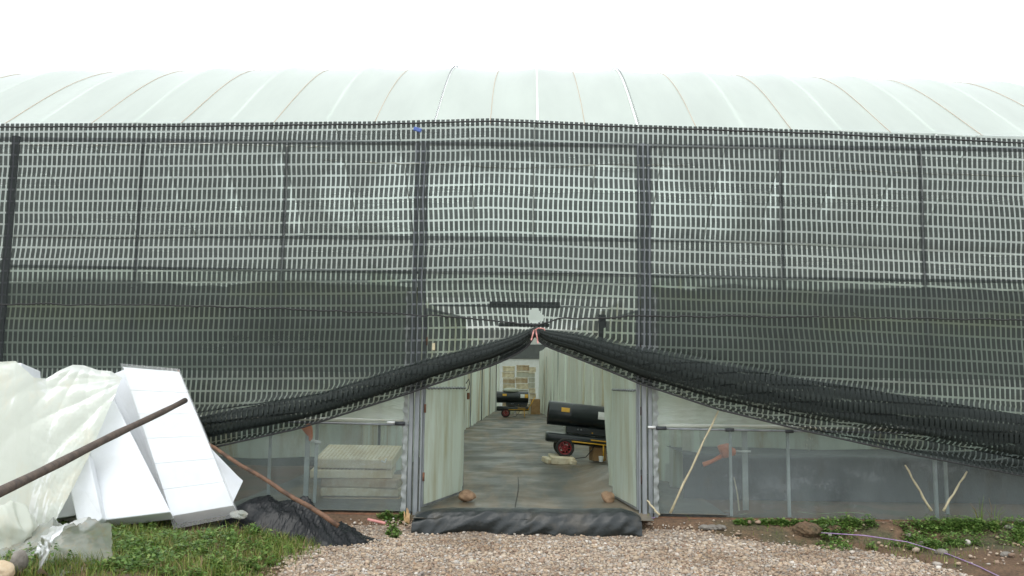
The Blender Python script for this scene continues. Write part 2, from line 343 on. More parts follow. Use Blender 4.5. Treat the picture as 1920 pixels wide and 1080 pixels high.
M['weed'] = leaf_mat('weed_leaves', [(0, (.05, .11, .02)), (.4, (.10, .19, .035)), (.75, (.16, .27, .055)), (1, (.25, .32, .09))])

# ------------------------------------------------------------------ ground
YW = 10.0
def gz(x, y):
    x = np.asarray(x, float); y = np.asarray(y, float)
    left = sst(-2.1, -3.2, x)
    base = -.22 * (1 - left) + -.06 * left
    base = base + sst(3.6, 5.5, x) * .06
    bank = sst(9.45, 9.93, y)
    z = base * (1 - bank) + -.03 * bank
    near = sst(25, 12, np.hypot(x, y))
    return z + near * .018 * fn(x, y, 3, 4.5) * (1 - bank * .6) + near * .008 * fn(x, y, 5, 17)
def axis(a, b, st, far): 
    return np.concatenate([-np.array(far[::-1]), np.arange(a, b + 1e-6, st), np.array(far)])
xs = axis(-11, 11, .09, [14, 20, 40, 120, 500]); ys = np.concatenate([[-500, -120, -40, -10, 0, 3], np.arange(5, 11.01, .09), [14, 20, 40, 120, 500]])
X, Y = np.meshgrid(xs, ys)
Z = gz(X, Y); Z[Y > 9.98] = -.05
g = struct(grid_obj('ground', np.stack([X, Y, Z], -1), M['soil']))
# gravel yard: bed sheet + loose stones
def gl(y): return -2.22 - .10 * sst(9.8, 7.8, y) + .12 * fn(y, y * 0, 21, 3)
def gt(x): return np.interp(x, [-3, -2.0, 1.9, 2.8, 3.4, 3.95, 4.3], [9.4, 9.74, 9.74, 9.5, 9.35, 8.6, 7.2])
n_r, n_c = 40, 60
yy = np.linspace(5.2, 1, n_r)
A = np.zeros((n_r, n_c, 3))
for j in range(n_c):
    s_ = j / (n_c - 1)
    for i in range(n_r):
        r_ = i / (n_r - 1)
        x = -2.2 + s_ * 6.3; top = float(gt(x)) - .05
        y = 4.2 + (top - 4.2) * r_
        A[i, j] = (x, y, 0)
A[..., 2] = gz(A[..., 0], A[..., 1]) + .012
struct(grid_obj('gravel_bed', A, M['gbed']))
def icosa():
    t = (1 + 5 ** .5) / 2
    v = np.array([(-1, t, 0), (1, t, 0), (-1, -t, 0), (1, -t, 0), (0, -1, t), (0, 1, t), (0, -1, -t), (0, 1, -t), (t, 0, -1), (t, 0, 1), (-t, 0, -1), (-t, 0, 1)], float)
    v /= np.linalg.norm(v[0])
    f = np.array([(0, 11, 5), (0, 5, 1), (0, 1, 7), (0, 7, 10), (0, 10, 11), (1, 5, 9), (5, 11, 4), (11, 10, 2), (10, 7, 6), (7, 1, 8), (3, 9, 4), (3, 4, 2), (3, 2, 6), (3, 6, 8), (3, 8, 9), (4, 9, 5), (2, 4, 11), (6, 2, 10), (8, 6, 7), (9, 8, 1)])
    return v, f
def fast_mesh(name, V, F, mat_, k, smooth=False):
    me = bpy.data.meshes.new(name); me.vertices.add(len(V)); me.vertices.foreach_set('co', V.ravel().astype(np.float32))
    nf = len(F); me.loops.add(nf * k); me.loops.foreach_set('vertex_index', F.ravel().astype(np.int32))
    me.polygons.add(nf); me.polygons.foreach_set('loop_start', np.arange(0, nf * k, k, dtype=np.int32)); me.polygons.foreach_set('loop_total', np.full(nf, k, dtype=np.int32))
    me.materials.append(mat_); me.update(calc_edges=True); me.validate()
    if smooth: me.polygons.foreach_set('use_smooth', [True] * nf)
    o = bpy.data.objects.new(name, me); COL.objects.link(o); return o
def stones(name, x, y, size, mat_):
    v0, f0 = icosa(); n = len(x)
    v = v0[None] * rng.uniform(.72, 1.25, (n, 12, 1)) * size[:, None, None] * rng.uniform(.6, 1.2, (n, 1, 3))
    v[..., 2] *= .7
    a = rng.uniform(0, 6.28, n); ca, sa = np.cos(a)[:, None], np.sin(a)[:, None]
    vx = v[..., 0] * ca - v[..., 1] * sa; vy = v[..., 0] * sa + v[..., 1] * ca
    zz = gz(x, y) + .012 + size * rng.uniform(.0, .5, n)
    V = np.stack([vx + x[:, None], vy + y[:, None], v[..., 2] + zz[:, None]], -1).reshape(-1, 3)
    F = (f0[None] + (np.arange(n) * 12)[:, None, None]).reshape(-1, 3)
    return fast_mesh(name, V, F, mat_, 3)
n = 44000
x = rng.uniform(-2.6, 4.5, n); y = rng.uniform(6.6, 9.8, n)
edge = rng.normal(0, .08, n)
k = (x > gl(y) + edge) & (y < gt(x) + edge * .7 + .03 * fn(x, x * 0, 8, 5)) & (x < 4.35)
x, y = x[k], y[k]; sz = np.clip(rng.lognormal(math.log(.0112), .42, len(x)), .005, .034)
struct(stones('gravel', x, y, sz, M['gravel']), 'stuff')
# stray stones in the grass and on the bank
n = 420; x = rng.uniform(1.4, 7, n); y = rng.uniform(8.2, 9.9, n); sz = np.clip(rng.lognormal(math.log(.016), .5, n), .006, .045)
k = (y > gt(x)) | (x > 4.2)
struct(stones('stray_pebbles', x[k], y[k], sz[k], M['gravel']), 'stuff')

# ------------------------------------------------------------------ greenery
def blades(name, x, y, h, wd, mat_, lean=.5):
    n = len(x); a = rng.uniform(0, 6.28, n); l = h * rng.uniform(.1, lean, n); b = a + rng.uniform(-.5, .5, n)
    z = gz(x, y) - .005
    px_, py_ = np.cos(a + 1.57) * wd, np.sin(a + 1.57) * wd
    v = np.zeros((n, 5, 3))
    v[:, 0] = np.stack([x - px_, y - py_, z], -1); v[:, 1] = np.stack([x + px_, y + py_, z], -1)
    mx, my = x + np.cos(b) * l * .35, y + np.sin(b) * l * .35
    v[:, 2] = np.stack([mx + px_ * .8, my + py_ * .8, z + h * .6], -1); v[:, 3] = np.stack([mx - px_ * .8, my - py_ * .8, z + h * .6], -1)
    v[:, 4] = np.stack([x + np.cos(b) * l, y + np.sin(b) * l, z + h], -1)
    o = np.arange(n)[:, None, None] * 5
    F = (np.array([(0, 1, 2), (0, 2, 3), (3, 2, 4)])[None] + o).reshape(-1, 3)
    return fast_mesh(name, v.reshape(-1, 3), F, mat_, 3)
def leaves(name, cx, cy, ch, cr, nl, mat_, size=.016):
    # leafy rosettes: many small oval leaves round each plant
    k = np.repeat(np.arange(len(cx)), nl); n = len(k)
    a = rng.uniform(0, 6.28, n); r = cr[k] * np.sqrt(rng.uniform(0, 1, n)); hh = ch[k] * rng.uniform(.1, 1, n) * (1 - .5 * (r / cr[k]) ** 2)
    x = cx[k] + np.cos(a) * r; y = cy[k] + np.sin(a) * r; z = gz(x, y) + hh
    s = size * rng.uniform(.6, 1.5, n); d = a + rng.uniform(-.8, .8, n); tl = rng.uniform(-.5, .7, n)
    ux, uy, uz = np.cos(d) * np.cos(tl), np.sin(d) * np.cos(tl), np.sin(tl); wx, wy = -np.sin(d), np.cos(d)
    v = np.zeros((n, 6, 3)); prof = [(-.9, 0), (-.3, .55), (.5, .5), (1.1, 0), (.5, -.5), (-.3, -.55)]
    for i, (p, q) in enumerate(prof):
        v[:, i] = np.stack([x + s * (p * ux + q * wx), y + s * (p * uy + q * wy), z + s * (p * uz) - (abs(q) > 0) * s * .12], -1)
    o = np.arange(n)[:, None, None] * 6
    F = (np.array([(0, 1, 5), (1, 2, 4), (1, 4, 5), (2, 3, 4)])[None] + o).reshape(-1, 3)
    return fast_mesh(name, v.reshape(-1, 3), F, mat_, 3)
n = 60000; x = rng.uniform(-6.6, -2.0, n); y = rng.uniform(6.7, 9.75, n)
dens = .5 + .55 * fn(x, y, 31, 3.2)
k = (x < gl(y) + .02 + rng.normal(0, .09, n)) & (rng.uniform(0, 1, n) < np.clip(dens, .10, 1))
x, y = x[k], y[k]; h = np.clip(.075 + .07 * fn(x, y, 33, 5) + rng.normal(0, .028, len(x)), .02, .22)
struct(blades('grass', x, y, h, rng.uniform(.0016, .0038, len(x)), M['grass'], 1.1), 'stuff')
n = 640; x = rng.uniform(-6.4, -2.25, n); y = rng.uniform(6.9, 9.6, n); k = (fn(x, y, 31, 3.2) > -.35) & (x < gl(y) - .05)
x, y = x[k], y[k]
struct(leaves('ground_cover', x, y, rng.uniform(.05, .17, len(x)), rng.uniform(.04, .12, len(x)), 40, M['weed'], .019), 'stuff')
# weeds along the wall on the right
def wp(px, py, z=-.1): p = G(px, py, z); return p.x, p.y
cx, cy, chh, crr = [], [], [], []
for _ in range(330):
    px = rng.uniform(1540, 1925); py = rng.uniform(975, 1012) 
    if fn(px, py, 41, .02) < -.25 and rng.uniform() < .8: continue
    a_, b_ = wp(px, py); 
    if b_ > 9.85: b_ = 9.85 - rng.uniform(0, .1)
    cx.append(a_); cy.append(b_); chh.append(rng.uniform(.05, .15)); crr.append(rng.uniform(.05, .11))
for _ in range(60):
    px = rng.uniform(1380, 1560); a_, b_ = wp(px, rng.uniform(975, 990)); cx.append(a_); cy.append(min(b_, 9.85)); chh.append(rng.uniform(.02, .06)); crr.append(rng.uniform(.03, .07))
for _ in range(26):
    px = rng.uniform(722, 768); a_, b_ = wp(px, rng.uniform(968, 992)); cx.append(a_); cy.append(min(b_, 9.85)); chh.append(rng.uniform(.04, .1)); crr.append(rng.uniform(.03, .06))
struct(leaves('weeds', np.array(cx), np.array(cy), np.array(chh), np.array(crr), 46, M['weed'], .015), 'stuff')
n = 5200; x = rng.uniform(1.4, 7.2, n); y = rng.uniform(8.3, 9.93, n)
k = ((y > gt(x) + .03) | (x > 4.3)) & (rng.uniform(0, 1, n) < np.clip(.35 + .6 * fn(x, y, 51, 2.4), .03, 1) * (.25 + .75 * sst(2.5, 4.2, x)))
x, y = x[k], y[k]
struct(blades('grass', x, y, rng.uniform(.02, .09, len(x)), rng.uniform(.0016, .0036, len(x)), M['grass'], 1.1), 'stuff')
# two taller grass plants by the film on the right
for px, label in ((1838, 'pale grass tuft growing against the clear film, left of a taller stalk'), (1862, 'tall thin yellow grass stalk bending against the clear film at right')):
    b = MB(); p = P(px, 966, 9.9)
    for i in range(9 if px < 1850 else 5):
        a = random.uniform(-1, 1); hh = random.uniform(.12, .3)
        b.tube([(p.x + a * .03, p.y, -.06), (p.x + a * .07, p.y - .02, hh * .6), (p.x + a * .14, p.y - .03, hh)], [.003, .003, .001], 5)
    tag(b.build('grass_tuft', M['grass']), label, 'grass tuft')

# ------------------------------------------------------------------ greenhouse
XL, XR = -22.0, 22.0
gh = thing('greenhouse', 'large plastic film greenhouse with arched roof and an open doorway', 'greenhouse', (0, YW, 0))
gh_inv = Vector((0, YW, 0))
def gpart(o): o.parent = gh; o.matrix_parent_inverse = Matrix.Translation(-gh_inv); return o
CY, CZ, RR, HALF = 14.07, 1.14, 5.44, R(48.4)
hoop_px = [-480, -300, -110, 70, 250, 430, 610, 815, 1008, 1195, 1395, 1578, 1755, 1930, 2110, 2290]
rope_px = [-390, -205, 5, 170, 340, 515, 703, 918, 1095, 1305, 1485, 1670, 1840, 2020, 2200]
hoopX = [P(a, 232, YW).x for a in hoop_px]; ropeX = [P(a, 232, YW).x for a in rope_px]
ZB = 4.72                         # eaves height; the roof profile is a flat sided arch
_a, _b = P(0, 231, YW), P(1920, 257, YW); _sl = (_b.z - _a.z) / (_b.x - _a.x); _zm = (_a.z + _b.z) / 2
def droop(x): x = np.asarray(x, float); return (_zm - ZB) + _sl * (np.clip(x, -9, 9) - (_a.x + _b.x) / 2) + .0022 * (38 - np.minimum(x * x, 80))
def prof_z(d): t = np.asarray(d, float) - 4.07; return ZB + 1.10 * (1.86 - .1386 * t ** 2 + .00159 * t ** 4)
def sag(x):                       # film pressed down between the hoops by the ropes
    kx = sorted([(h, 0.0) for h in hoopX] + [(r_, 1.0) for r_ in ropeX])
    a = np.array([q[0] for q in kx]); v = np.array([q[1] for q in kx])
    t = np.interp(x, a, v); return .055 * (1 - (1 - t) ** 2)
def arch(ang, x, off=0, cy=CY):
    d = (1 - ang / HALF) * 4.07; return (x, YW + d, float(prof_z(d)) + float(droop(x)) + off)
xs = np.arange(XL, XR + .01, .07); an = np.linspace(HALF, -HALF, 56)
XX, AA = np.meshgrid(xs, an)
sg = sag(XX) * np.clip(np.cos(AA / HALF * 1.45) * 1.3, 0, 1) + .006 * fn(XX * 3, AA * 8, 61, 1.5)
DD = (1 - AA / HALF) * 4.07
Aroof = np.stack([XX, YW + DD, prof_z(DD) + droop(XX) - sg], -1)
gpart(grid_obj('roof_film', Aroof, M['roof']))
# rear bays, same film seen from below
an2 = np.linspace(HALF, -HALF, 20); xs2 = np.linspace(XL, XR, 24); X2, A2 = np.meshgrid(xs2, an2)
D2 = (1 - A2 / HALF) * 4.07
bay = np.stack([X2, YW + 8.16 + D2, prof_z(D2) + droop(X2)], -1)
first = gpart(grid_obj('roof_film', bay, M['roof']))
for i in range(1, 4):
    c = first.copy(); COL.objects.link(c); c.parent = gh; c.matrix_parent_inverse = first.matrix_parent_inverse; c.location = (0, 8.16 * i, 0)
for i, hx in enumerate(hoopX):
    if not XL < hx < XR: continue
    strong = hoop_px[i] in (815, 1008, 1195)
    b = MB().tube([arch(a, hx, -.03) for a in np.linspace(HALF, -HALF, 28)], .014, 6)
    gpart(b.build('hoop', M['white_pl'], smooth=True))
    if strong:
        b = MB(); ang = np.linspace(HALF, R(4), 30)
        pts = [Vector(arch(a, hx, .004)) for a in ang]
        for p, q in zip(pts[:-1], pts[1:]):
            b.hexa([p + Vector((-.011, 0, 0)), p + Vector((.011, 0, 0)), q + Vector((.011, 0, 0)), q + Vector((-.011, 0, 0))], (0, -.003, .005))
        gpart(b.build('lock_channel', M['white_pl']))
        if hoop_px[i] != 1008:
            b = MB(); zz = [arch(a, hx + (.018 if j % 2 else -.0) + .012 * (1 if hx > 0 else -1), .02) for j, a in enumerate(np.linspace(HALF, R(8), 100))]
            b.tube(zz, .0028, 4); gpart(b.build('spring_wire', M['steel_dark']))
for rx in ropeX:
    if not XL < rx < XR: continue
    b = MB().tube([arch(a, rx + .01 * math.sin(a * 9 + rx), -.05 * min(1, max(0, math.cos(a / HALF * 1.45) * 1.3)) + .004) for a in np.linspace(HALF, -R(20), 36)], .0040, 5)
    gpart(b.build('roof_rope', M['ropetan'], smooth=True))
# gutter, purlins, posts
def zc(pts, x, Y=YW): return float(curve_z(pts, Y, [x])[0])
purl = [(-300, 492), (0, 497), (500, 505), (1000, 512), (1500, 521), (1920, 527), (2300, 534)]
zp_ = [P(a, b, YW) for a, b in purl]
gzl, gzr = P(0, 232, YW).z, P(1920, 250, YW).z
GZ = 4.72
g0, g1 = P(0, 256, YW), P(1920, 276, YW); gs = (g1.z - g0.z) / (g1.x - g0.x); gzm = lambda x: g0.z + gs * (x - g0.x)
b = MB().box((0, YW + .11, gzm(0)), (XR - XL, .08, .04), rot=Euler((0, -math.atan(gs), 0)), bev=.012); gpart(b.build('gutter', M['gutter']))
for i in range(1, 4):
    b = MB().box((0, YW + 8.16 * i, GZ - .05), (XR - XL, .10, .08)); gpart(b.build('gutter', M['galv']))
b = MB().tube([(p.x, YW + .07, p.z) for p in zp_], .021, 8); gpart(b.build('purlin', M['steel_dark'], smooth=True))
b = MB().tube([(p.x, YW + .5, p.z - .38 + .02 * i) for i, p in enumerate(zp_[:3] + [P(770, 509, YW)])], .02, 8); gpart(b.build('purlin', M['steel_dark'], smooth=True))
JL, JR = P(783, 760, YW).x, P(1207, 760, YW).x         # door posts
post_px = [(-255, 300, .02), (22, 400, .042), (255, 400, .014), (530, 400, .017), (1469, 400, .015), (1734, 400, .017), (2000, 400, .02), (2270, 400, .04)]
for a, b_, r_ in post_px:
    x = P(a, b_, YW).x
    zb_ = 1.0; gpart(MB().box((x, YW + (.075 if r_ < .03 else -.03), (gzm(x) + zb_) / 2), (r_ * 2, .05, gzm(x) - zb_), bev=.006).build('post', M['steel_dark']))
for x, sgn in ((JL, -1), (JR, 1)):
    j = MB(); j.box((x, YW, gzm(x) / 2 - .04), (.055, .09, gzm(x) + .06), bev=.006); j.box((x - sgn * .052, YW + .01, gzm(x) / 2 - .05), (.022, .05, gzm(x) + .04), bev=.004)
    j.box((x + sgn * .075, YW + .02, gzm(x) / 2 - .05), (.055, .05, gzm(x) + .04), bev=.006)
    gpart(j.build('door_post', M['galv']))
    # wavy film edge clamped beside the post
    rows = 160; zz = np.linspace(-.02, 2.6, rows); cc = np.linspace(0, 1, 6)
    Zz, C_ = np.meshgrid(zz, cc, indexing='ij')
    xx = x + sgn * (.105 + C_ * (.055 + .010 * np.sin(Zz * 33) + .006 * np.sin(Zz * 71)))
    yy_ = YW - .045 - .009 * np.sin(Zz * 33 + C_ * 3) - .006 * np.sin(Zz * 57 - C_ * 2)
    gpart(grid_obj('film_edge', np.stack([xx, yy_, Zz], -1), M['edge_film']))
# front film: upper, middle, lower strips
def wallstrip(name, x0, x1, zf0, zf1, mat_, y=YW + .01, amp=.015, seed=0, dx=.06, dz=.06):
    nx = max(3, int((x1 - x0) / dx)); xs_ = np.linspace(x0, x1, nx); nz_ = max(4, int(2.0 / dz)); t = np.linspace(0, 1, nz_)
    T, Xq = np.meshgrid(t, xs_, indexing='ij'); z0 = zf0(Xq) if callable(zf0) else zf0; z1 = zf1(Xq) if callable(zf1) else zf1
    Zq = z0 + (z1 - z0) * T
    Yq = y + amp * fn(Xq, Zq * 2.2, seed, 2.6) + amp * .5 * crumple(Xq, Zq, seed + 1, 3)
    return gpart(grid_obj(name, np.stack([Xq, Yq, Zq], -1), mat_))
zpur = lambda q: np.interp(q, [p.x for p in zp_], [p.z for p in zp_])
wallstrip('wall_film', XL, XR, zpur, lambda q: ZB + droop(q) + .01, M['wallup'], amp=.02, seed=70)
for gx in (XL, XR):
    n_ = 24; vs = [(gx, YW, -.05)] + [arch(a, gx) for a in np.linspace(HALF, -HALF, n_)] + [(gx, YW + 8.15, -.05)]
    for k in range(5): gpart(mesh_obj('end_film', [(v[0], v[1] + 8.16 * k, v[2]) for v in vs], [tuple(range(len(vs)))], M['wallmid']))
rail = [(-300, 782), (0, 787), (600, 792), (770, 797), (1215, 803), (1480, 808), (1920, 816), (2300, 822)]
rp = [P(a, b, YW) for a, b in rail]; zrail = lambda q: np.interp(q, [p.x for p in rp], [p.z for p in rp])
for sgn, x0, x1 in ((-1, XL, JL - .1), (1, JR + .1, XR)):
    wallstrip('wall_film', x0, x1, zrail, 1.62, M['wallmid'], amp=.03, seed=72 + sgn)
    wallstrip('wall_film', x0, x1, 1.62, zpur, M['wallclear'], amp=.03, seed=82 + sgn)
    wallstrip('wall_film', x0, x1, -.04, zrail, M['walllow'], y=YW + .03, amp=.012, seed=76 + sgn)
    pts = [(q, YW - .03, float(zrail(q)) ) for q in np.linspace(x0, x1, 30)]
    gpart(MB().tube(pts, .013, 7).build('film_rail', M['ropetan'] if 0 else M['galv'], smooth=True))
    pts = [(q, YW + .0, float(zrail(q)) + .04 + .008 * math.sin(q * 3)) for q in np.linspace(x0, x1, 60)]
    gpart(MB().tube(pts, [.022 + .008 * math.sin(i * 1.7) for i in range(60)], 7).build('rolled_film', M['drape'], smooth=True))
    gpart(MB().box(((x0 + x1) / 2, YW + .02, -.06), (x1 - x0, .07, .07), bev=.01).build('base_board', M['rust']))
wallstrip('wall_film', JL + .03, JR - .03, 2.53, zpur, M['wallmid'], amp=.02, seed=79)
for px, py, l in ((750, 794, 18), (1240, 803, 18), (1368, 806, 15), (1480, 809, 14)):
    p = P(px, py, YW - .05); gpart(MB().tube([(p.x - l / 313, p.y, p.z), (p.x + l / 313, p.y, p.z)], .021, 8).build('rail_clip', M['steel_dark'], smooth=True))
for px, py, l in ((733, 792, 14), (1222, 801, 14)):
    p = P(px, py, YW - .05); gpart(MB().tube([(p.x - l / 313, p.y, p.z), (p.x + l / 313, p.y, p.z)], .014, 8).build('rail_sleeve', M['white_pl'], smooth=True))
for pts_, sd_ in (([(610, 300), (720, 306), (860, 309), (960, 316), (1060, 313), (1130, 308), (1290, 311)], 1), ([(-100, 268), (150, 273), (400, 270), (620, 276)], 2), ([(1560, 318), (1700, 324), (1960, 332)], 3)):  # film creases: their bright highlight is put in as thin pale tubes
    q = [P(a, b, YW - .03) for a, b in pts_]; X_ = np.linspace(q[0].x, q[-1].x, 140); Z_ = np.interp(X_, [v.x for v in q], [v.z for v in q]) + .006 * fn(X_, X_ * 0, 300 + sd_, 25)
    gpart(MB().tube([(a, YW - .03, b) for a, b in zip(X_, Z_)], [max(.002, .007 + .007 * float(v)) for v in fn(X_, X_ * 0, 310 + sd_, 18)], 5).build('film_crease_highlight', M['drape'], smooth=True))
# light uprights of the low wall, behind the clear film
for px, r_, y_ in ((505, .018, .12), (575, .03, .5), (592, .02, .55), (1370, .016, .12), (1397, .035, .6), (1478, .018, .1), (1753, .02, .1), (1773, .018, .5)):
    x = P(px, 880, YW + y_).x
    gpart(MB().box((x, YW + y_, .55), (r_ * 2, .03, 1.24), bev=.004).build('wall_upright', M['upright']))
# leaning bamboo braces outside the film
for (a0, b0, a1, b1, y0, y1, lb) in ((1347, 770, 1256, 962, 9.78, 9.80, 'long bamboo stick leaning on the wall right of the doorway'),
                                (1697, 872, 1746, 958, 9.92, 9.86, 'short bamboo stick leaning right, left arm of the V by the far right post'),
                                (1813, 884, 1768, 958, 9.92, 9.86, 'thin bamboo stick leaning left, right arm of the V by the far right post'),
                                (1213, 938, 1236, 966, 9.93, 9.88, 'stub of bamboo stick beside the foot of the right door post')):
    b = MB(); p, q = P(a0, b0, y0), P(a1, b1, y1); n_ = 7
    pts = [p.lerp(q, i / n_) + Vector((.006 * math.sin(i * 2.1), 0, 0)) for i in range(n_ + 1)]
    b.tube(pts, [.0085 + .003 * (i % 2) + .0035 * i / n_ for i in range(n_ + 1)], 8); tag(b.build('bamboo_stick', M['bamboo'], smooth=True), lb, 'stick')

# doors
def door_leaf(hx, hy, ex, ey, flap):
    h = Vector((hx, hy, 0)); e = Vector((ex, ey, 0)); d = (e - h); L = d.length; d.normalize()
    root = bpy.data.objects.new('door', None); COL.objects.link(root); root.parent = gh; root.matrix_parent_inverse = Matrix.Translation(-gh_inv)
    root.location = h; root.rotation_euler = (0, 0, math.atan2(d.y, d.x))
    H = 2.35; s = .022; RAIL = 1.44
    f = MB()
    f.box((s, 0, H / 2 + .05), (s * 2, s * 2, H), bev=.003); f.box((L - s, 0, H / 2 + .05), (s * 2, s * 2, H), bev=.003)
    for z in (.07, H + .03): f.box((L / 2, 0, z), (L - 4 * s, s * 1.8, s * 2), bev=.003)
    f.build('frame', M['galv'], root)
    r_ = MB(); r_.tube([(x_, .04 if flap else -.04, RAIL + .006 * math.sin(x_ * 60)) for x_ in np.linspace(.03, L - .03, 60)], .013, 6); r_.build('rail', M['ropetan'] if 0 else M['galv'], root, smooth=True)
    T, U = np.meshgrid(np.linspace(0, 1, 60), np.linspace(0, 1, 30), indexing='ij')
    A_ = np.stack([.02 + U * (L - .04), .012 * fn(U * 4, T * 3, 91, 1.3) + .006 * crumple(U * 3, T * 4, 92, 1.5) + (.028 if flap else -.028), .08 + T * (H - .06)], -1)
    grid_obj('panel', A_, M['door'], root)
    for z in (.4, 1.2, 2.0): MB().tube([(0, -.03, z - .05), (0, -.03, z + .05)], .014, 8).build('hinge', M['rust'], root, smooth=True)
    if flap:
        T, U = np.meshgrid(np.linspace(0, 1, 50), np.linspace(0, 1, 16), indexing='ij')
        A_ = np.stack([L - .02 + U * (.42 + .05 * np.sin(T * 7)), .05 * np.sin(U * 5 + T * 4) * U + .02, .18 + T * 2.1], -1)
        grid_obj('loose_film', A_, M['door'], root)
    else:
        hk = MB(); hk.tube([(L - .01, -.04, 1.5), (L + .04, -.06, 1.56), (L + .07, -.06, 1.5), (L + .05, -.05, 1.43), (L - .0, -.04, 1.40)], .006, 6); hk.build('latch_hook', M['steel_dark'], root, smooth=True)
        pd = MB(); pd.box((L + .03, -.06, 1.33), (.05, .03, .09), bev=.008); pd.build('padlock', M['rust'], root)
    return root
pe = P(866, 900, 11.35); dl = door_leaf(JL + .06, YW + .02, pe.x, 11.35, False)
pe = P(1153, 900, 11.15); dr = door_leaf(JR - .06, YW + .02, pe.x, 11.15, True)

# corridor walls of pleated film, with thin posts
q0, q1 = G(870, 807, 0), G(933, 768, 0)
dirv = (q1 - q0).normalized(); L0 = q0 - dirv * (q0.y - 11.6) / dirv.y; L1 = q1 + dirv * 1.5
R1 = G(1013, 771, 0); R0 = Vector((2.35, 11.6, 0)); Rm = Vector((1.85, 17.5, 0))
def pleated(pts, H, seed, amp, f):
    pts = [Vector(p) for p in pts]; seg = []; acc = 0
    rows = np.linspace(0, 1, 14); cols = []
    for a, b in zip(pts[:-1], pts[1:]):
        n_ = int((b - a).length / .05)
        for i in range(n_): cols.append((a.lerp(b, i / n_), (b - a).normalized(), acc + (b - a).length * i / n_))
        acc += (b - a).length
    A_ = np.zeros((14, len(cols), 3))
    for j, (p, d, s_) in enumerate(cols):
        nrm = Vector((-d.y, d.x, 0))
        for i, t in enumerate(rows):
            o = amp * (math.sin(s_ * f + .6 * math.sin(s_ * .9 + seed)) + .4 * math.sin(s_ * f * 2.7 + t * 1.5)) * (1 - .25 * t) + .02 * math.sin(s_ * 1.3 + t * 3)
            p_ = p + nrm * o; A_[i, j] = (p_.x, p_.y, -.02 + H * t)
    return A_
cw = gpart(grid_obj('corridor_wall', pleated([L0, q0, L1], 3.2, 1, .035, 5.2), M['corr']))
cw = gpart(grid_obj('corridor_wall', pleated([R0, Rm, R1], 3.2, 4, .10, 7.5), M['corr']))
for a, b, n_ in ((L0, L1, 7), (Rm, R1, 4)):
    for i in range(n_):
        p = a.lerp(b, (i + .12) / n_); s_ = 1 if a is L0 else -1
        gpart(MB().box((p.x + s_ * .07, p.y, 1.36), (.035, .035, 2.76), bev=.005).build('corridor_post', M['steel_dark'] if (i % 2 == 0 and a is L0) or i == 0 else M['galv']))
# corridor floor sheet
FX0, FX1 = -3.6, 2.35
T, U = np.meshgrid(np.concatenate([np.linspace(9.62, 24, 160), np.linspace(24.5, 51, 50)]), np.linspace(FX0, FX1, 60), indexing='ij')
T0 = T
Zf = .012 + .012 * fn(U, T, 101, 1.6) + .006 * crumple(U, T, 102, 2.5) * np.clip((26 - T) / 8, 0, 1)
mound = np.exp(-(((U - 1.35) / .38) ** 2 + ((T - 13.3) / 1.6) ** 2)); Zf = Zf + .20 * mound * (1 + .3 * crumple(U, T, 103, 5))
Zf = Zf - .02 * sst(10.0, 9.8, T)
k = (T[:-1, :-1] > 9.98) | ((U[:-1, :-1] > JL - .05) & (U[:-1, :-1] < JR - .02))
struct(grid_obj('floor', np.stack([U, T, Zf], -1), M['floor'], keep=k))
# seam along the floor sheet
b = MB().tube([(-.12 + .01 * math.sin(y_ * 1.7), y_, .026) for y_ in np.linspace(9.7, 13.5, 60)], .004, 5)
tag(b.build('floor_seam', M['cord']), 'dark seam running down the middle of the wet floor sheet', 'seam')
# threshold sheet
nx = 260; xs_ = np.linspace(P(772, 985, 9.6).x, P(1204, 985, 9.6).x, nx); prof = [(10.02, .02), (9.92, .065), (9.82, .088), (9.73, .088), (9.66, .06), (9.62, .01), (9.59, -.05), (9.575, -.12), (9.575, -.18), (9.62, -.225)]
A_ = np.zeros((len(prof) * 3 - 2, nx, 3)); pr = np.array(prof); tt = np.linspace(0, len(prof) - 1, A_.shape[0])
py_ = np.interp(tt, range(len(prof)), pr[:, 0]); pz_ = np.interp(tt, range(len(prof)), pr[:, 1])
for i in range(A_.shape[0]):
    f_ = i / (A_.shape[0] - 1)
    cr = crumple(xs_ * 1.0 + f_ * .5, f_ * .5 + xs_ * .15, 111, 3.6)
    hang = .075 * fn(xs_, xs_ * 0, 112, 5) + .04 * np.sin(xs_ * 6.1 + 1) + .02 * np.abs(np.sin(xs_ * 9))
    endf = np.clip(np.minimum(xs_ - xs_[0], xs_[-1] - xs_) / .22, 0, 1) ** .6
    A_[i, :, 0] = xs_; A_[i, :, 1] = py_[i] + .085 * cr * f_ * (1 - .3 * f_); A_[i, :, 2] = np.where(pz_[i] > -.05, (pz_[i] + .05) * (.35 + .65 * endf) - .05, pz_[i]) + .022 * fn(xs_, xs_ * 0, 114, 3.5) * (pz_[i] > 0) + (hang * f_ ** 2) - .028 * cr * (1 - .5 * f_)
tag(grid_obj('threshold_sheet', A_, M['sill_film']), 'crumpled dark plastic sheet folded over the doorstep', 'plastic sheet')

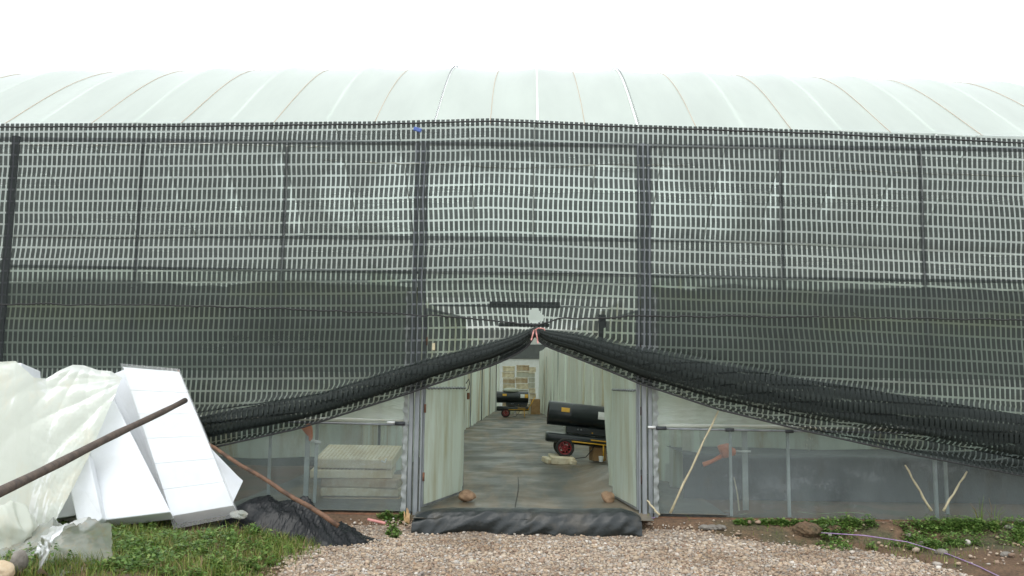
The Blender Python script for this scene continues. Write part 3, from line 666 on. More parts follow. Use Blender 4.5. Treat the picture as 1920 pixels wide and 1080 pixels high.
# interior: tarps, beds, end wall
for x0, x1, nm in ((XL, -2.45, 'left'), (2.05, XR, 'right')):
    T, U = np.meshgrid(np.linspace(0, 3.25, 30), np.linspace(x0, x1, 120), indexing='ij')
    A_ = np.stack([U, 15 + .06 * np.sin(U * 6) + .03 * fn(U, T, 121, 3), T * (1 + .022 * fn(U, U * 0, 122, 2.2) + .012 * fn(U, U * 0, 123, 7))], -1)
    lb = 'dark green tarp hung inside the greenhouse on the %s of the corridor' % nm
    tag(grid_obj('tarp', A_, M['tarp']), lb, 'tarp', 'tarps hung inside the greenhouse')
for sd_, (x0, x1, lb) in enumerate(((2.1, 9.5, 'pale inner film sheet hung behind the raised bed on the right'), (-9.5, -2.2, 'pale inner film sheet hung behind the foam trays on the left'))):
    T, U = np.meshgrid(np.linspace(.35, 1.5, 24), np.linspace(x0, x1, 160), indexing='ij')
    A_ = np.stack([U, 12.95 + .05 * np.sin(U * 5 + np.sin(T * 2)) + .03 * crumple(U, T, 125 + sd_, 2), T + .03 * np.sin(U * 1.9)], -1)
    tag(grid_obj('inner_film', A_, M['corr']), lb, 'film sheet')
for x0, x1, lb in ((-4.2, -1.5, 'short dark tarp hung high inside, between the left door and the wall film'), (1.52, 4.0, 'short dark tarp hung high inside, right of the right door')):
    T, U = np.meshgrid(np.linspace(1.55, 2.84, 20), np.linspace(x0, x1, 60), indexing='ij')
    A_ = np.stack([U, 11.5 + .04 * np.sin(U * 6) + .02 * fn(U, T, 127, 3), T * (1 + .02 * fn(U, U * 0, 128, 2.5))], -1)
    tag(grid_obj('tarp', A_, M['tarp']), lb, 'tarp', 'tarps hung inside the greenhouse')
lab = {0: 'black film covered raised bed inside, behind the right wall film', 1: 'black film covered raised bed inside, behind the left wall film'}
for i, (x0, x1) in enumerate(((2.1, XR - .3), (XL + .3, -5.2))):
    T, U = np.meshgrid(np.linspace(0, 1, 24), np.linspace(x0, x1, 160), indexing='ij')
    yb = np.where(T < .5, 11.4, 11.4 + (T - .5) * 2 * 1.4); zb = np.where(T < .5, T * 2 * .58, .58)
    zb = zb + .03 * fn(U, T, 131, 2) * (T > .3); yb = yb + .03 * crumple(U, T * 2, 132, 3)
    tag(grid_obj('raised_bed', np.stack([U, yb, zb], -1), M['bed']), lab[i], 'raised bed', 'raised beds inside the greenhouse')
struct(MB().box((0, 30.5, -.04), (XR - XL, 41, .05)).build('interior_ground', M['soil']))
ew = thing('end_wall', 'white far wall with a grey shutter band at the end of the corridor', 'wall', (0, 50.5, 0))
MB().box((0, 0, 2.35), (XR - XL, .08, 4.7)).build('wall_panel', M['white_pl'], ew)
a_, b_ = P(930, 645, 50.3), P(1030, 673, 50.3)
MB().box(((a_.x + b_.x) / 2, -.1, (a_.z + b_.z) / 2), (b_.x - a_.x + .8, .06, abs(a_.z - b_.z)), bev=.01).build('shutter_band', M['shutter'], ew)
# cross bars hung in the corridor
for i, (xa, xb, py, Yb, hh) in enumerate(((918, 1050, 571, 19.0, .14), (935, 1030, 609, 24.0, .10))):
    a_, b_ = P(xa, py, Yb), P(xb, py, Yb)
    gpart(MB().box(((a_.x + b_.x) / 2, Yb, a_.z), (b_.x - a_.x, .06, hh), bev=.01).build('cross_bar', M['steel_dark']))
a_ = P(1129, 590, 12.6); b_ = P(1129, 655, 12.6)
gpart(MB().box((a_.x, 12.6, (a_.z + b_.z) / 2), (.11, .08, a_.z - b_.z), bev=.01).build('control_box', M['steel_dark']))

# ------------------------------------------------------------------ shade net
YN = 9.74
top_px = [(-300, 236), (0, 232), (300, 231), (700, 227), (920, 221), (1200, 233), (1500, 243), (1920, 262), (2300, 280)]
F_px = [(-300, 850), (0, 800), (380, 762), (600, 732), (760, 682), (900, 640), (985, 616), (1003, 612), (1022, 615), (1100, 622), (1210, 650), (1500, 704), (1920, 765), (2300, 780)]
B_px = [(-300, 985), (0, 920), (380, 843), (560, 803), (760, 737), (900, 684), (985, 638), (1003, 628), (1022, 636), (1100, 668), (1210, 720), (1350, 768), (1500, 806), (1700, 850), (1920, 893), (2300, 965)]
TX = P(1003, 620, YN).x; TZ = P(1003, 620, YN).z
xs_ = np.arange(-9.4, 9.4, .0262); NX = len(xs_)
zt = curve_z(top_px, YN, xs_); zf = curve_z(F_px, YN, xs_); zb = curve_z(B_px, YN, xs_)
rU = 130; rF = 180; nf = 5.5
rowsY = []; rowsZ = []; rowsX = []
dist = np.abs(xs_ - TX)
sl = 1 - np.exp(-dist / .35)
for i in range(rU):
    t = i / rU; z = zt + (zf - zt) * t
    y = YN + .022 * fn(xs_ * 1.0, z * 1.2, 141, 1.6) + .012 * fn(xs_, z * .5, 142, 7) * (.4 + t)
    # tension toward the tie
    pull = np.exp(-((xs_ - TX) / .75) ** 2) * np.exp(-((z - TZ) / .6) ** 2)
    x = xs_ - (xs_ - TX) * .28 * pull * t ** 2 + .011 * fn(xs_ * .8, z * 2.1, 143, 2.2) + .006 * fn(xs_ * .5, z * 6, 144, 2)
    rowsX.append(x); rowsY.append(y); rowsZ.append(z)
for i in range(rF):
    w_ = i / (rF - 1); H = zf - zb
    ph = .7 * fn(xs_, xs_ * 0, 145, 1.1) * w_ * (1 - w_) * 3.0
    ang = 2 * np.pi * (nf * (w_ + .035 * np.sin(2 * np.pi * w_ * 1.7 + 1.1 + xs_ * .25)) + ph * .35)
    big = .75 + .9 * np.exp(-((w_ - .42) / .16) ** 2)
    env = np.sin(np.pi * np.clip(w_ * 1.15, 0, 1)) ** .5 if w_ < .87 else .55
    amp = (H / nf) * (.85 + .5 * fn(xs_, xs_ * 0 + w_ * 9, 146, .8)) * env * big
    z = zf - H * w_ + amp * np.sin(ang) * min(1, w_ * 5) * min(1, (1 - w_) * 8)
    b_ = (.05 + .06 * sl) * env
    y = YN - .0 - b_ * (1 - np.cos(ang)) * .6 * min(1, w_ * 4) + .022 * fn(xs_, z, 141, 1.6) * (1 - w_) + .01 * fn(xs_, z * .5, 142, 7)
    pull = np.exp(-dist / 1.1)
    x = xs_ - (xs_ - TX) * (.28 * np.exp(-((xs_ - TX) / .75) ** 2) * (1) * np.exp(-((zf - TZ) / .6) ** 2) + .0) - np.sign(xs_ - TX) * np.minimum(dist * .5, .16) * w_ * pull \
        + .011 * fn(xs_ * .8, z * 2.1, 143, 2.2) 
    rowsX.append(x); rowsY.append(y); rowsZ.append(z)
A_ = np.stack([np.array(rowsX), np.array(rowsY), np.array(rowsZ)], -1)
dv = np.linalg.norm(np.diff(A_[:, :, 1:], axis=0), axis=-1); V = np.concatenate([np.zeros((1, NX)), np.cumsum(dv, 0)], 0)
# same thread count along the seam: measure from the top edge
ush = np.concatenate([np.zeros(rU), np.linspace(0, 1, rF) * nf * 2 * .37 * PU])[:, None]
UVn = np.stack([np.broadcast_to(xs_ + 20, V.shape) + ush, V + .05], -1)
# torn hole above the knot
hc = P(1005, 592, YN); 
cxm = (A_[:-1, :-1, 0] + A_[1:, 1:, 0]) / 2; czm = (A_[:-1, :-1, 2] + A_[1:, 1:, 2]) / 2
hole_poly = [P(a, b, YN) for a, b in ((996, 577), (1006, 576), (1013, 584), (1021, 592), (1019, 600), (1010, 606), (994, 606), (991, 595))]
def inside(xq, zq, poly):
    r = np.zeros_like(xq, bool); n_ = len(poly)
    for i in range(n_):
        a, b = poly[i], poly[(i + 1) % n_]
        c = ((a.z > zq) != (b.z > zq)) & (xq < (b.x - a.x) * (zq - a.z) / (b.z - a.z + 1e-9) + a.x); r ^= c
    return r
keep = ~inside(cxm, czm, hole_poly)
net = grid_obj('shade_net', A_, M['net'], uv=UVn, keep=keep)
wr = np.concatenate([np.zeros(rU), np.linspace(0, 1, rF)])[:, None]; dd = dist[None, :]
bun = .93 * np.exp(-(dd / 1.5) ** 2) * sst(.0, .12, wr) + .75 * np.clip(np.sin(2 * np.pi * (wr * 3.6 + .22 * fn(xs_[None, :] * .7, wr * 2, 147, 1.0))), 0, 1) ** 1.6 * sst(.02, .12, wr) * sst(.92, .70, wr) * (1 - np.exp(-dd)) * (.75 + .25 * fn(xs_[None, :] * .5, wr * 5, 148, 1.0))
bun = np.clip(bun, 0, .95); bl = net.data.uv_layers.new(name='bunching'); ix = np.empty(len(net.data.loops), int); net.data.loops.foreach_get('vertex_index', ix)
bl.data.foreach_set('uv', np.stack([bun, bun], -1).reshape(-1, 2)[ix].ravel())
net.data.uv_layers.active_index = 0
tag(net, 'black shade net curtain hanging over the greenhouse front, tied up above the doorway', 'shade net')
def along(pts_px, Y, x0, x1, n_, wob=0, seed=0):
    q = np.linspace(x0, x1, n_); z = curve_z(pts_px, Y, q)
    if wob: z = z + wob * fn(q, q * 0, seed, 9) + wob * .6 * fn(q, q * 0, seed + 1, 30)
    return [(a, Y, b) for a, b in zip(q, z)]
toc = [(a, b + 6) for a, b in top_px]
MB().tube(along(toc, YN - .012, -9.3, 9.3, 160, .004, 151), .009, 6).build('edge_cord', M['cord'], net, smooth=True)
seam_px = [(-300, 572), (0, 570), (300, 572), (500, 578), (785, 590), (960, 604), (1003, 611), (1050, 598), (1210, 593), (1500, 594), (1920, 600), (2300, 606)]
MB().tube(along(seam_px, YN - .035, -9.3, 9.3, 700, .009, 153), .009, 5).build('seam_cord', M['cord'], net, smooth=True)
# hem along the lifted edge
hm = MB().tube([(A_[-1, j, 0], A_[-1, j, 1], A_[-1, j, 2]) for j in range(0, NX, 4)], .011, 5); hm.build('hem', M['cord'], net, smooth=True)
# knot and ribbon
b = MB(); kp = P(1003, 624, YN - .09)
b.tube([kp + Vector((-.05, 0, .01)), kp + Vector((-.03, 0, .0)), kp + Vector((0, -.01, -.01)), kp + Vector((.03, 0, 0)), kp + Vector((.05, 0, .01))], [.03, .045, .05, .045, .03], 10)
b.build('knot', M['cord'], net, smooth=True)
b = MB(); rp_ = kp + Vector((0, -.07, .03))
for dx, l in ((-.012, .12), (.01, .155)):
    pts = [rp_ + Vector((dx * (1 + i * .5), .005 * math.sin(i * 2), -l * i / 5)) for i in range(6)]
    for p, q in zip(pts[:-1], pts[1:]): b.hexa([p + Vector((-.008, 0, 0)), p + Vector((.008, 0, 0)), q + Vector((.008, 0, 0)), q + Vector((-.008, 0, 0))], (0, .003, 0))
b.tube([rp_ + Vector((0, 0, 0)), rp_ + Vector((.04, -.01, .02)), rp_ + Vector((.10, 0, .015)), rp_ + Vector((.115, 0, -.005))], .007, 6)
tag(b.build('ribbon', M['pink']), 'faded pink ribbon tying up the black net above the doorway', 'ribbon')
p = P(813, 650, YN - .02)
tag(MB().box(p, (.035, .006, .085), bev=.01).build('tag', M['bamboo']), 'small pale tag stuck to the net left of the knot', 'tag')
p = P(783, 243, YN - .03)
b = MB(); b.box(p, (.10, .02, .05), rot=Euler((0, .3, 0)), bev=.008); sc_ = M['scrap_blue'] = mat('blue_plastic', (.06, .12, .4), (.1, .15, .35), .5)
tag(b.build('plastic_scrap', sc_), 'small blue plastic scrap caught at the top edge of the net', 'scrap')

# ------------------------------------------------------------------ heaters
def make_heater(label):
    t = thing('heater', label, 'heater')
    def cyl(b, x0, x1, z, r, y=0, n=28): b.tube([(x0, y, z), (x1, y, z)], r, n)
    Lb = 1.28
    b = MB(); n_ = 32     # barrel: open shell with rolled lip
    prof = [(0, .205), (0, .228), (.012, .232), (.03, .228), (.42, .228), (.43, .231), (.44, .228), (Lb - .03, .228), (Lb - .01, .22), (Lb, .15)]
    vs = []; fs = []
    for x_, r_ in prof:
        for k in range(n_): a = 2 * math.pi * k / n_; vs.append((x_, r_ * math.cos(a), .80 + r_ * math.sin(a)))
    for i in range(len(prof) - 1):
        for k in range(n_): fs.append((i * n_ + k, i * n_ + (k + 1) % n_, (i + 1) * n_ + (k + 1) % n_, (i + 1) * n_ + k))
    b.add(vs, fs); b.build('barrel', M['hblack'], t, smooth=True)
    b = MB(); vs = []; fs = []
    for x_, r_ in ((0.0, .206), (.2, .2), (.2, 0.001)):
        for k in range(n_): a = 2 * math.pi * k / n_; vs.append((x_, r_ * math.cos(a), .80 + r_ * math.sin(a)))
    for i in range(2):
        for k in range(n_): fs.append((i * n_ + k, i * n_ + (k + 1) % n_, (i + 1) * n_ + (k + 1) % n_, (i + 1) * n_ + k))
    b.add(vs, fs); b.build('nozzle', M['hinside'], t, smooth=True)
    b = MB(); b.box((.80, 0, .525), (.86, .30, .15), bev=.02); cb = b.build('control_housing', M['hblack'], t)
    for x_ in (.60, .66): MB().tube([(x_, -.15, .54), (x_, -.165, .54)], .018, 12).build('knob', M['galv'], cb, smooth=True)
    b = MB().tube([(.88, -.15, .50), (.88, -.163, .50)], .014, 12); b.build('knob', M['hyellow'], cb, smooth=True)
    # fuel tank: rounded box
    b = MB(); secs = [(.0, .80), (.015, .92), (.05, 1), (1.22, 1), (1.27, .92), (1.29, .8)]; vs = []; fs = []; m_ = 20
    for x_, s_ in secs:
        for k in range(m_):
            a = 2 * math.pi * k / m_; c, s2 = math.cos(a), math.sin(a)
            vs.append((x_, .24 * s_ * math.copysign(abs(c) ** .45, c), .345 + .095 * s_ * math.copysign(abs(s2) ** .55, s2)))
    for i in range(len(secs) - 1):
        for k in range(m_): fs.append((i * m_ + k, i * m_ + (k + 1) % m_, (i + 1) * m_ + (k + 1) % m_, (i + 1) * m_ + k))
    fs += [tuple(range(m_))[::-1], tuple((len(secs) - 1) * m_ + k for k in range(m_))]
    b.add(vs, fs); b.build('fuel_tank', M['hblack'], t, smooth=True)
    b = MB()              # frame tubes + rear leg and handle
    for y_ in (-.262, .262):
        b.tube([(.34, y_, .31), (1.30, y_, .31)], .013, 8); b.tube([(1.10, y_, .31), (1.13, y_, .02)], .014, 8)
        b.tube([(1.26, y_, .31), (1.52, y_, .80)], .014, 8)
    b.tube([(1.52, -.262, .80), (1.52, .262, .80)], .014, 8); b.tube([(1.13, -.262, .02), (1.13, .262, .02)], .014, 8)
    b.build('frame', M['hyellow'], t, smooth=True)
    MB().tube([(.95, -.15, .47), (.97, -.19, .36), (.90, -.24, .2), (.78, -.30, .05), (.6, -.42, .02), (.5, -.6, .02)], .008, 6).build('power_cable', M['rubber'], t, smooth=True)
    gr = MB()
    for q in np.linspace(.62, .76, 6): gr.box((q + .05, -.152, .555), (.008, .006, .05))
    gr.build('vent', M['steel_dark'], t)
    MB().tube([(.37, -.33, .18), (.37, .33, .18)], .012, 8).build('axle', M['steel_dark'], t, smooth=True)
    for y_ in (-.31, .31):
        wh = MB(); 
        ring = [(.37 + .150 * math.cos(a), y_, .18 + .150 * math.sin(a)) for a in np.linspace(0, 2 * math.pi, 33)]
        wh.tube(ring, .03, 10, cap=False); wo = wh.build('wheel', M['rubber'], t, smooth=True)
        rm = MB(); rm.tube([(.37 + .118 * math.cos(a), y_, .18 + .118 * math.sin(a)) for a in np.linspace(0, 2 * math.pi, 33)], .016, 8, cap=False)
        for k in range(9):
            a = 2 * math.pi * k / 9; rm.tube([(.37 + .02 * math.cos(a), y_ - .012 * np.sign(y_) * -1, .18 + .02 * math.sin(a)), (.37 + .115 * math.cos(a), y_, .18 + .115 * math.sin(a))], [.015, .010], 6)
        rm.tube([(.37, y_ - .03, .18), (.37, y_ + .03, .18)], .028, 12); rm.build('rim', M['hred'], wo, smooth=True)
    def lab_(x0, x1, z0, z1, m_, nm):   # label wrapped on the front of the barrel
        b = MB(); vs = []; fs = []; n2 = 6
        a0, a1 = math.asin(z0 / .231), math.asin(z1 / .231)
        for j in range(n2 + 1):
            a = a0 + (a1 - a0) * j / n2
            for x_ in (x0, x1): vs.append((x_, -.2315 * math.cos(a), .80 + .2315 * math.sin(a)))
        for j in range(n2): fs.append((2 * j, 2 * j + 1, 2 * j + 3, 2 * j + 2))
        b.add(vs, fs); b.build(nm, m_, t)
    lab_(.24, .40, .05, .13, M['hyellow'], 'yellow_label'); lab_(.95, 1.12, -.02, .12, M['sticker'], 'white_label'); lab_(1.13, 1.26, -.02, .12, M['hyellow'], 'yellow_label')
    MB().box((1.0, -.243, .375), (.30, .006, .022)).build('yellow_stripe', M['hyellow'], t)
    return t
h1 = make_heater('large black cylindrical heater with red spoked wheels standing near the doorway')
p = P(1018, 770, 16.3)
h1.location = (p.x + .02, 16.35, .155); h1.rotation_euler = (0, R(5.6), R(2)); 
h2 = copy_tree(h1); h2['label'] = 'distant black heater with a yellow handle in front of the foam boxes'
h1['group'] = h2['group'] = 'heaters in the corridor'
p = P(931, 782, 36.5); h2.location = (p.x, 36.5, .02); h2.rotation_euler = (0, 0, 0); h2.scale = (1.08, 1.08, 1.08)
# thing on top of the far heater
V0, F0 = icosa()
def lump(name, c, s, mat_, seed=0, sub=3, amp=.12, f=3.0, parent=None, flat=None):
    import bmesh
    bm = bmesh.new(); bmesh.ops.create_icosphere(bm, subdivisions=sub, radius=1)
    V = np.array([v.co[:] for v in bm.verts]); Fq = [[v.index for v in f_.verts] for f_ in bm.faces]; bm.free()
    d = 1 + amp * (crumple(V[:, 0] + V[:, 2] * .7, V[:, 1] - V[:, 2] * .6, seed, f) + .6 * fn(V[:, 0] * 2 + V[:, 2], V[:, 1] * 2 - V[:, 2], seed + 3, 1))
    V = V * d[:, None] * np.array(s)[None]
    if flat is not None: V[:, 2] = np.maximum(V[:, 2], flat)
    V = V + np.array(c)[None]
    return mesh_obj(name, V, Fq, mat_, parent, smooth=sub > 3)
p = P(958, 742, 36.5)
tag(lump('cloth_bundle', (p.x, 36.5, 1.19), (.36, .2, .10), M['drape'], 5, 3), 'pale cloth bundle lying on top of the distant heater', 'cloth')
# broken foam under the near wheel
fb = thing('foam_board', 'broken cream foam block under the wheel of the near heater', 'foam block', (0, 0, 0))
p = P(1052, 858, 16.3)
b = MB(); b.box((p.x, 16.15, .08), (.44, .9, .13), rot=Euler((0, .03, .05)), bev=.012); b.box((p.x - .27, 16.0, .07), (.12, .3, .10), rot=Euler((.1, .1, .4)), bev=.015); b.box((p.x + .19, 15.68, .06), (.13, .12, .10), rot=Euler((.1, .2, .5)), bev=.02)
fb2 = b.build('block', M['foam_old'], fb)
p = P(1122, 845, 16.2); tag(MB().box((p.x, 16.4, .17), (.26, .3, .26), rot=Euler((0, 0, .2)), bev=.01).build('carton', M['card']), 'small brown carton under the back of the near heater', 'carton')
p = P(1127, 859, 15.6); tag(MB().tube([(p.x, 15.6, .09), (p.x, 15.6, .19)], [.035, .045], 14).build('cup', M['white_pl']), 'white plastic cup on the floor beside the brown carton', 'cup')
p = P(1026, 797, 18.2); tag(MB().box((p.x + .45, 18.6, .60), (.30, .2, .1), bev=.01).build('foam_piece', M['foam_old3']), 'greyish foam piece seen between barrel and tank of the near heater', 'foam piece')
bpy.data.objects.remove(bpy.data.objects['foam_piece'])

# ------------------------------------------------------------------ foam boxes at the end of the corridor
colpx = [(943, 966, 686, 8), (967.5, 991, 684, 8), (992, 1004.5, 688, 9)]; YB = 41.0
posn = ['left', 'middle', 'right']; ordn = ['lowest', 'second', 'third', 'fourth', 'fifth', 'sixth', 'seventh', 'eighth', 'ninth']
for ci, (xa, xb, yt, nb) in enumerate(colpx):
    a_ = P(xa, yt, YB); b_ = P(xb, yt, YB); H = a_.z; h_ = H / nb; wdt = b_.x - a_.x
    for k in range(nb):
        t = thing('foam_box', '%s foam box from the floor in the %s stack at the corridor end' % (ordn[k], posn[ci]), 'foam box', ((a_.x + b_.x) / 2 + random.uniform(-.035, .035), YB + random.uniform(-.05, .05), k * h_), 'foam boxes stacked at the corridor end', random.uniform(-.05, .05))
        mm = random.choice([M['foam_old'], M['foam_old2'], M['foam_old3'], M['foam_old']])
        MB().box((0, 0, h_ * .38), (wdt * .96, .5, h_ * .72), bev=.015).build('body', mm, t)
        MB().box((0, 0, h_ * .85), (wdt, .52, h_ * .18), bev=.012).build('lid', random.choice([mm, M['foam_old']]), t)
p = P(1004, 755, 40.2); tag(MB().box((p.x, 40.3, .37), (.42, .4, .74), rot=Euler((0, 0, .1)), bev=.01).build('carton', M['card']), 'tall brown carton right of the stacked foam boxes', 'carton')

# ------------------------------------------------------------------ foam trays behind the left wall film
tl = ['topmost foam seed tray behind the left film, tilted with dimples showing', 'second foam tray from the top behind the left wall film', 'third foam tray from the top behind the left wall film', 'fourth foam tray from the top behind the left wall film', 'bottom foam tray behind the left wall film']
ypx = [(590, 737, 868, 20), (583, 735, 888, 17), (600, 745, 905, 18), (602, 748, 922, 17), (604, 749, 940, 17)]
for i, (xa, xb, py, hp) in enumerate(ypx):
    a_, b_ = P(xa, py, 10.9), P(xb, py, 10.9); h_ = hp / 1563 * 10.9
    o = MB().box((0, .3, h_ / 2), (b_.x - a_.x, .62, h_ * .9), bev=.012).build('foam_tray', M['tray'] if i < 2 else (M['foam_old'] if i % 2 else M['foam_old2']))
    o.location = ((a_.x + b_.x) / 2, 10.9, a_.z - h_ * .5); o.rotation_euler = (R(13 if i == 0 else (4 if i == 1 else 0)), 0, R((-3, 5, -4, 2.5, -1)[i]))
    tag(o, tl[i], 'foam tray', 'foam seed trays behind the left wall film')
p = P(722, 867, 10.8); b = MB(); b.tube([p + Vector((-.05, 0, .02)), p, p + Vector((.015, 0, .05))], .010, 5); tag(b.build('plastic_strip', M['white_pl']), 'bent white strip on the edge of the top foam tray', 'strip')

# orange roll-up cranks inside the film
def crank(px, py, s, label):
    c = P(px, py, 10.35); t = thing('film_crank', label, 'crank', c, 'orange cranks for rolling up the film')
    k = 10.35 / 1563
    b = MB(); b.tube([(-9 * k * s, 0, 12 * k), (-6 * k * s, 0, 0)], [13 * k, 12 * k], 12)
    b.tube([(-14 * k * s, 0, 0), (-8 * k * s, 0, 0), (4 * k * s, 0, -1 * k), (11 * k * s, 0, -1 * k)], [12 * k, 13 * k, 9 * k, 6 * k], 12); b.build('gearbox', M['orange'], t, smooth=True)
    b = MB(); b.tube([(-12 * k * s, 0, -8 * k), (-30 * k * s, 0, -18 * k), (-48 * k * s, 0, -25 * k)], [4.5 * k, 3.5 * k, 4.5 * k], 8); b.build('crank_arm', M['orange'], t, smooth=True)
    b = MB(); b.tube([(11 * k * s, 0, 0), (40 * k * s, 0, 0)], 1.8 * k, 8); b.build('pipe', M['white_pl'], t, smooth=True)
    return t
crank(1367, 846, 1, 'orange film crank behind the clear film right of the doorway')
c2 = P(581, 808, 10.35); t = thing('film_crank', 'small orange film crank with a white pipe, above the foam trays', 'crank', c2, 'orange cranks for rolling up the film'); k_ = 10.35 / 1563
b = MB(); b.tube([(-8 * k_, 0, 10 * k_), (-2 * k_, 0, 0), (2 * k_, 0, -10 * k_), (2 * k_, 0, -18 * k_)], [10 * k_, 8 * k_, 4 * k_, 3 * k_], 10); b.build('gearbox', M['orange'], t, smooth=True)
b = MB(); b.tube([(3 * k_, 0, -18 * k_), (21 * k_, 0, -21 * k_)], 3 * k_, 8); b.build('pipe', M['white_pl'], t, smooth=True)
b = MB(); a_, b_ = P(1376, 895, 10.2), P(1386, 958, 10.1); b.tube([a_, a_.lerp(b_, .5) + Vector((.01, 0, 0)), b_], [.006, .010, .009], 6); tag(b.build('dry_stalk', M['bamboo']), 'thin dry stalk standing behind the clear film under the orange crank', 'stalk')

# ------------------------------------------------------------------ foam slabs and plastic on the left
def slab(name, quad, thick, label, mat_=None, grooves=0, wrap=True):
    """quad: four (px, py, depth) of the face turned to us, thick: metres behind it"""
    q = [P(*a) for a in quad]; c = sum(q, Vector()) / 4
    nrm = (q[1] - q[0]).cross(q[3] - q[0]).normalized()
    if nrm.y < 0: nrm = -nrm
    if grooves:
        base = min(q, key=lambda v: v.z).copy(); t = thing(name, label, 'foam slab', base, 'white foam slabs leaning by the net')
        for i in range(grooves):
            f0, f1 = i / grooves, (i + .994) / grooves
            j = Vector((random.uniform(-.004, .004), random.uniform(-.006, .006), 0))
            l0, l1 = q[0].lerp(q[3], f0), q[0].lerp(q[3], f1); r0, r1 = q[1].lerp(q[2], f0), q[1].lerp(q[2], f1)
            mb = MB().hexa([v - base + j for v in (l0, r0, r1, l1)], nrm * thick)
            o = mesh_obj('layer', np.array([tuple(v) for v in mb.v]), mb.f, mat_ or M['foam'], t, bevel=.003)
        if wrap:
            n1, n2 = 30, 40; A_ = np.zeros((n1, n2, 3))
            for i in range(n1):
                for j in range(n2):
                    s_, u_ = j / (n2 - 1) * 1.06 - .03, i / (n1 - 1) * 1.1 - .02
                    v = q[0].lerp(q[1], s_).lerp(q[3].lerp(q[2], s_), u_) - base - nrm * .018
                    A_[i, j] = v
            A_[..., 1] -= .012 * crumple(A_[..., 0] * 1.6, A_[..., 2] * .5, 161, 9)
            grid_obj('plastic_wrap', A_, M['wrap'], t)
        return t
    mb = MB().hexa([v - c for v in q], nrm * thick)
    o = mesh_obj(name, np.array([tuple(v) for v in mb.v]), mb.f, mat_ or M['foam'], bevel=.012); o.location = c
    return tag(o, label, 'foam slab', 'white foam slabs leaning by the net')
slab('foam_slab', [(231, 688, 9.42), (336, 697, 9.5), (438, 948, 8.95), (322, 968, 8.85)], .30, 'tall layered white foam slab under wrap, rightmost of the leaning ones', grooves=6)
slab('foam_slab', [(330, 770, 9.62), (386, 838, 9.6), (457, 901, 9.4), (434, 950, 9.2)], .12, 'white foam slab behind the rightmost one, only its corner sticking out')
slab('foam_slab', [(150, 745, 9.05), (214, 750, 9.1), (320, 960, 8.66), (190, 976, 8.5)], .22, 'wedge of white foam slab in front of the tall layered one')
slab('foam_slab', [(204, 704, 9.55), (238, 690, 9.5), (328, 962, 9.02), (262, 950, 9.08)], .25, 'narrow side slab along the left edge of the layered slab')
slab('foam_slab', [(140, 730, 9.7), (236, 730, 9.7), (300, 940, 9.3), (130, 940, 9.3)], .2, 'foam slab at the back, seen between the drape and the layered slab')
slab('foam_slab', [(60, 800, 9.0), (200, 800, 9.15), (200, 985, 9.0), (60, 985, 8.85)], .3, 'low foam slab lying in shade behind the two front slabs', M['foam_cream'])
slab('foam_slab', [(118, 860, 8.5), (165, 850, 8.55), (192, 972, 8.4), (150, 1004, 8.3)], .15, 'small foam slab standing beside the crumpled plastic')
slab('foam_slab', [(-190, 690, 8.6), (40, 680, 8.7), (58, 985, 8.35), (-170, 1010, 8.3)], .42, 'widest white foam slab at the left edge of the picture')
slab('foam_slab', [(72, 716, 8.9), (200, 706, 9.2), (180, 960, 8.75), (66, 980, 8.7)], .25, 'foam slab hidden under the milky plastic drape')
# milky drape
tp = [(-220, 700, 8.5), (-100, 690, 8.52), (-20, 680, 8.55), (34, 677, 8.58), (70, 708, 8.66), (92, 710, 8.78), (118, 694, 8.9), (140, 684, 9.0), (160, 685, 9.06), (188, 694, 9.1), (212, 696, 9.14), (232, 708, 9.15)]
md = [(-220, 850, 8.3), (-100, 850, 8.3), (-20, 840, 8.32), (36, 830, 8.34), (62, 830, 8.40), (90, 835, 8.42), (112, 825, 8.46), (130, 815, 8.52), (150, 800, 8.6), (170, 785, 8.68), (190, 772, 8.76), (208, 770, 8.82)]
bt = [(-220, 1000, 8.15), (-100, 1000, 8.15), (-20, 995, 8.15), (36, 985, 8.15), (58, 1000, 8.2), (76, 1003, 8.15), (92, 995, 8.15), (108, 980, 8.16), (122, 955, 8.2), (134, 930, 8.26), (146, 905, 8.34), (158, 880, 8.42)]
n1, n2 = 130, 260
def ctrl(lst, u):
    a = np.array([list(P(*p)) for p in lst]); x_ = np.linspace(0, 1, len(lst)); return np.stack([np.interp(u, x_, a[:, i]) for i in range(3)], -1)
u = np.linspace(0, 1, n2); T3, M3, B3 = ctrl(tp, u), ctrl(md, u), ctrl(bt, u); A_ = np.zeros((n1, n2, 3))
for i in range(n1):
    t = i / (n1 - 1); A_[i] = T3 * (1 - t) * (1 - 2 * t) + M3 * 4 * t * (1 - t) + B3 * t * (2 * t - 1)
TT, UU = np.meshgrid(np.linspace(0, 1, n1), u, indexing='ij')
xq = A_[..., 0]; zq = A_[..., 2]
right = sst(.30, .45, UU)
fold = np.zeros_like(xq)
for (ax, ay), amp_, fr_, sd_ in (((232, 706), .030, 15, 1), ((78, 700), .020, 13, 2), ((150, 660), .022, 19, 3)):
    ap = P(ax, ay, 8.9); th = np.arctan2(xq - ap.x, ap.z + .02 - zq); rr_ = np.hypot(xq - ap.x, zq - ap.z)
    fold += amp_ * (1 - 1.6 * np.abs(np.sin(th * fr_ * .5 + .8 * fn(xq * 2, zq * 2, 173 + sd_, 1.3)))) * np.clip(rr_ * 1.6, 0, 1.1) * np.exp(-rr_ * .7)
fold = fold * (.35 + .65 * right) - (.004 + .03 * right * TT ** 2) * crumple(xq * 1.2, zq * .8, 171, 5) - (.004 + .010 * right) * crumple(xq + zq * .5, zq * .6, 172, 11) * np.clip(TT * 3, .1, 1)
A_[..., 1] += -.05 + fold
tag(grid_obj('plastic_drape', A_, M['drape']), 'milky plastic drape hanging in folds over the foam slabs', 'plastic drape')
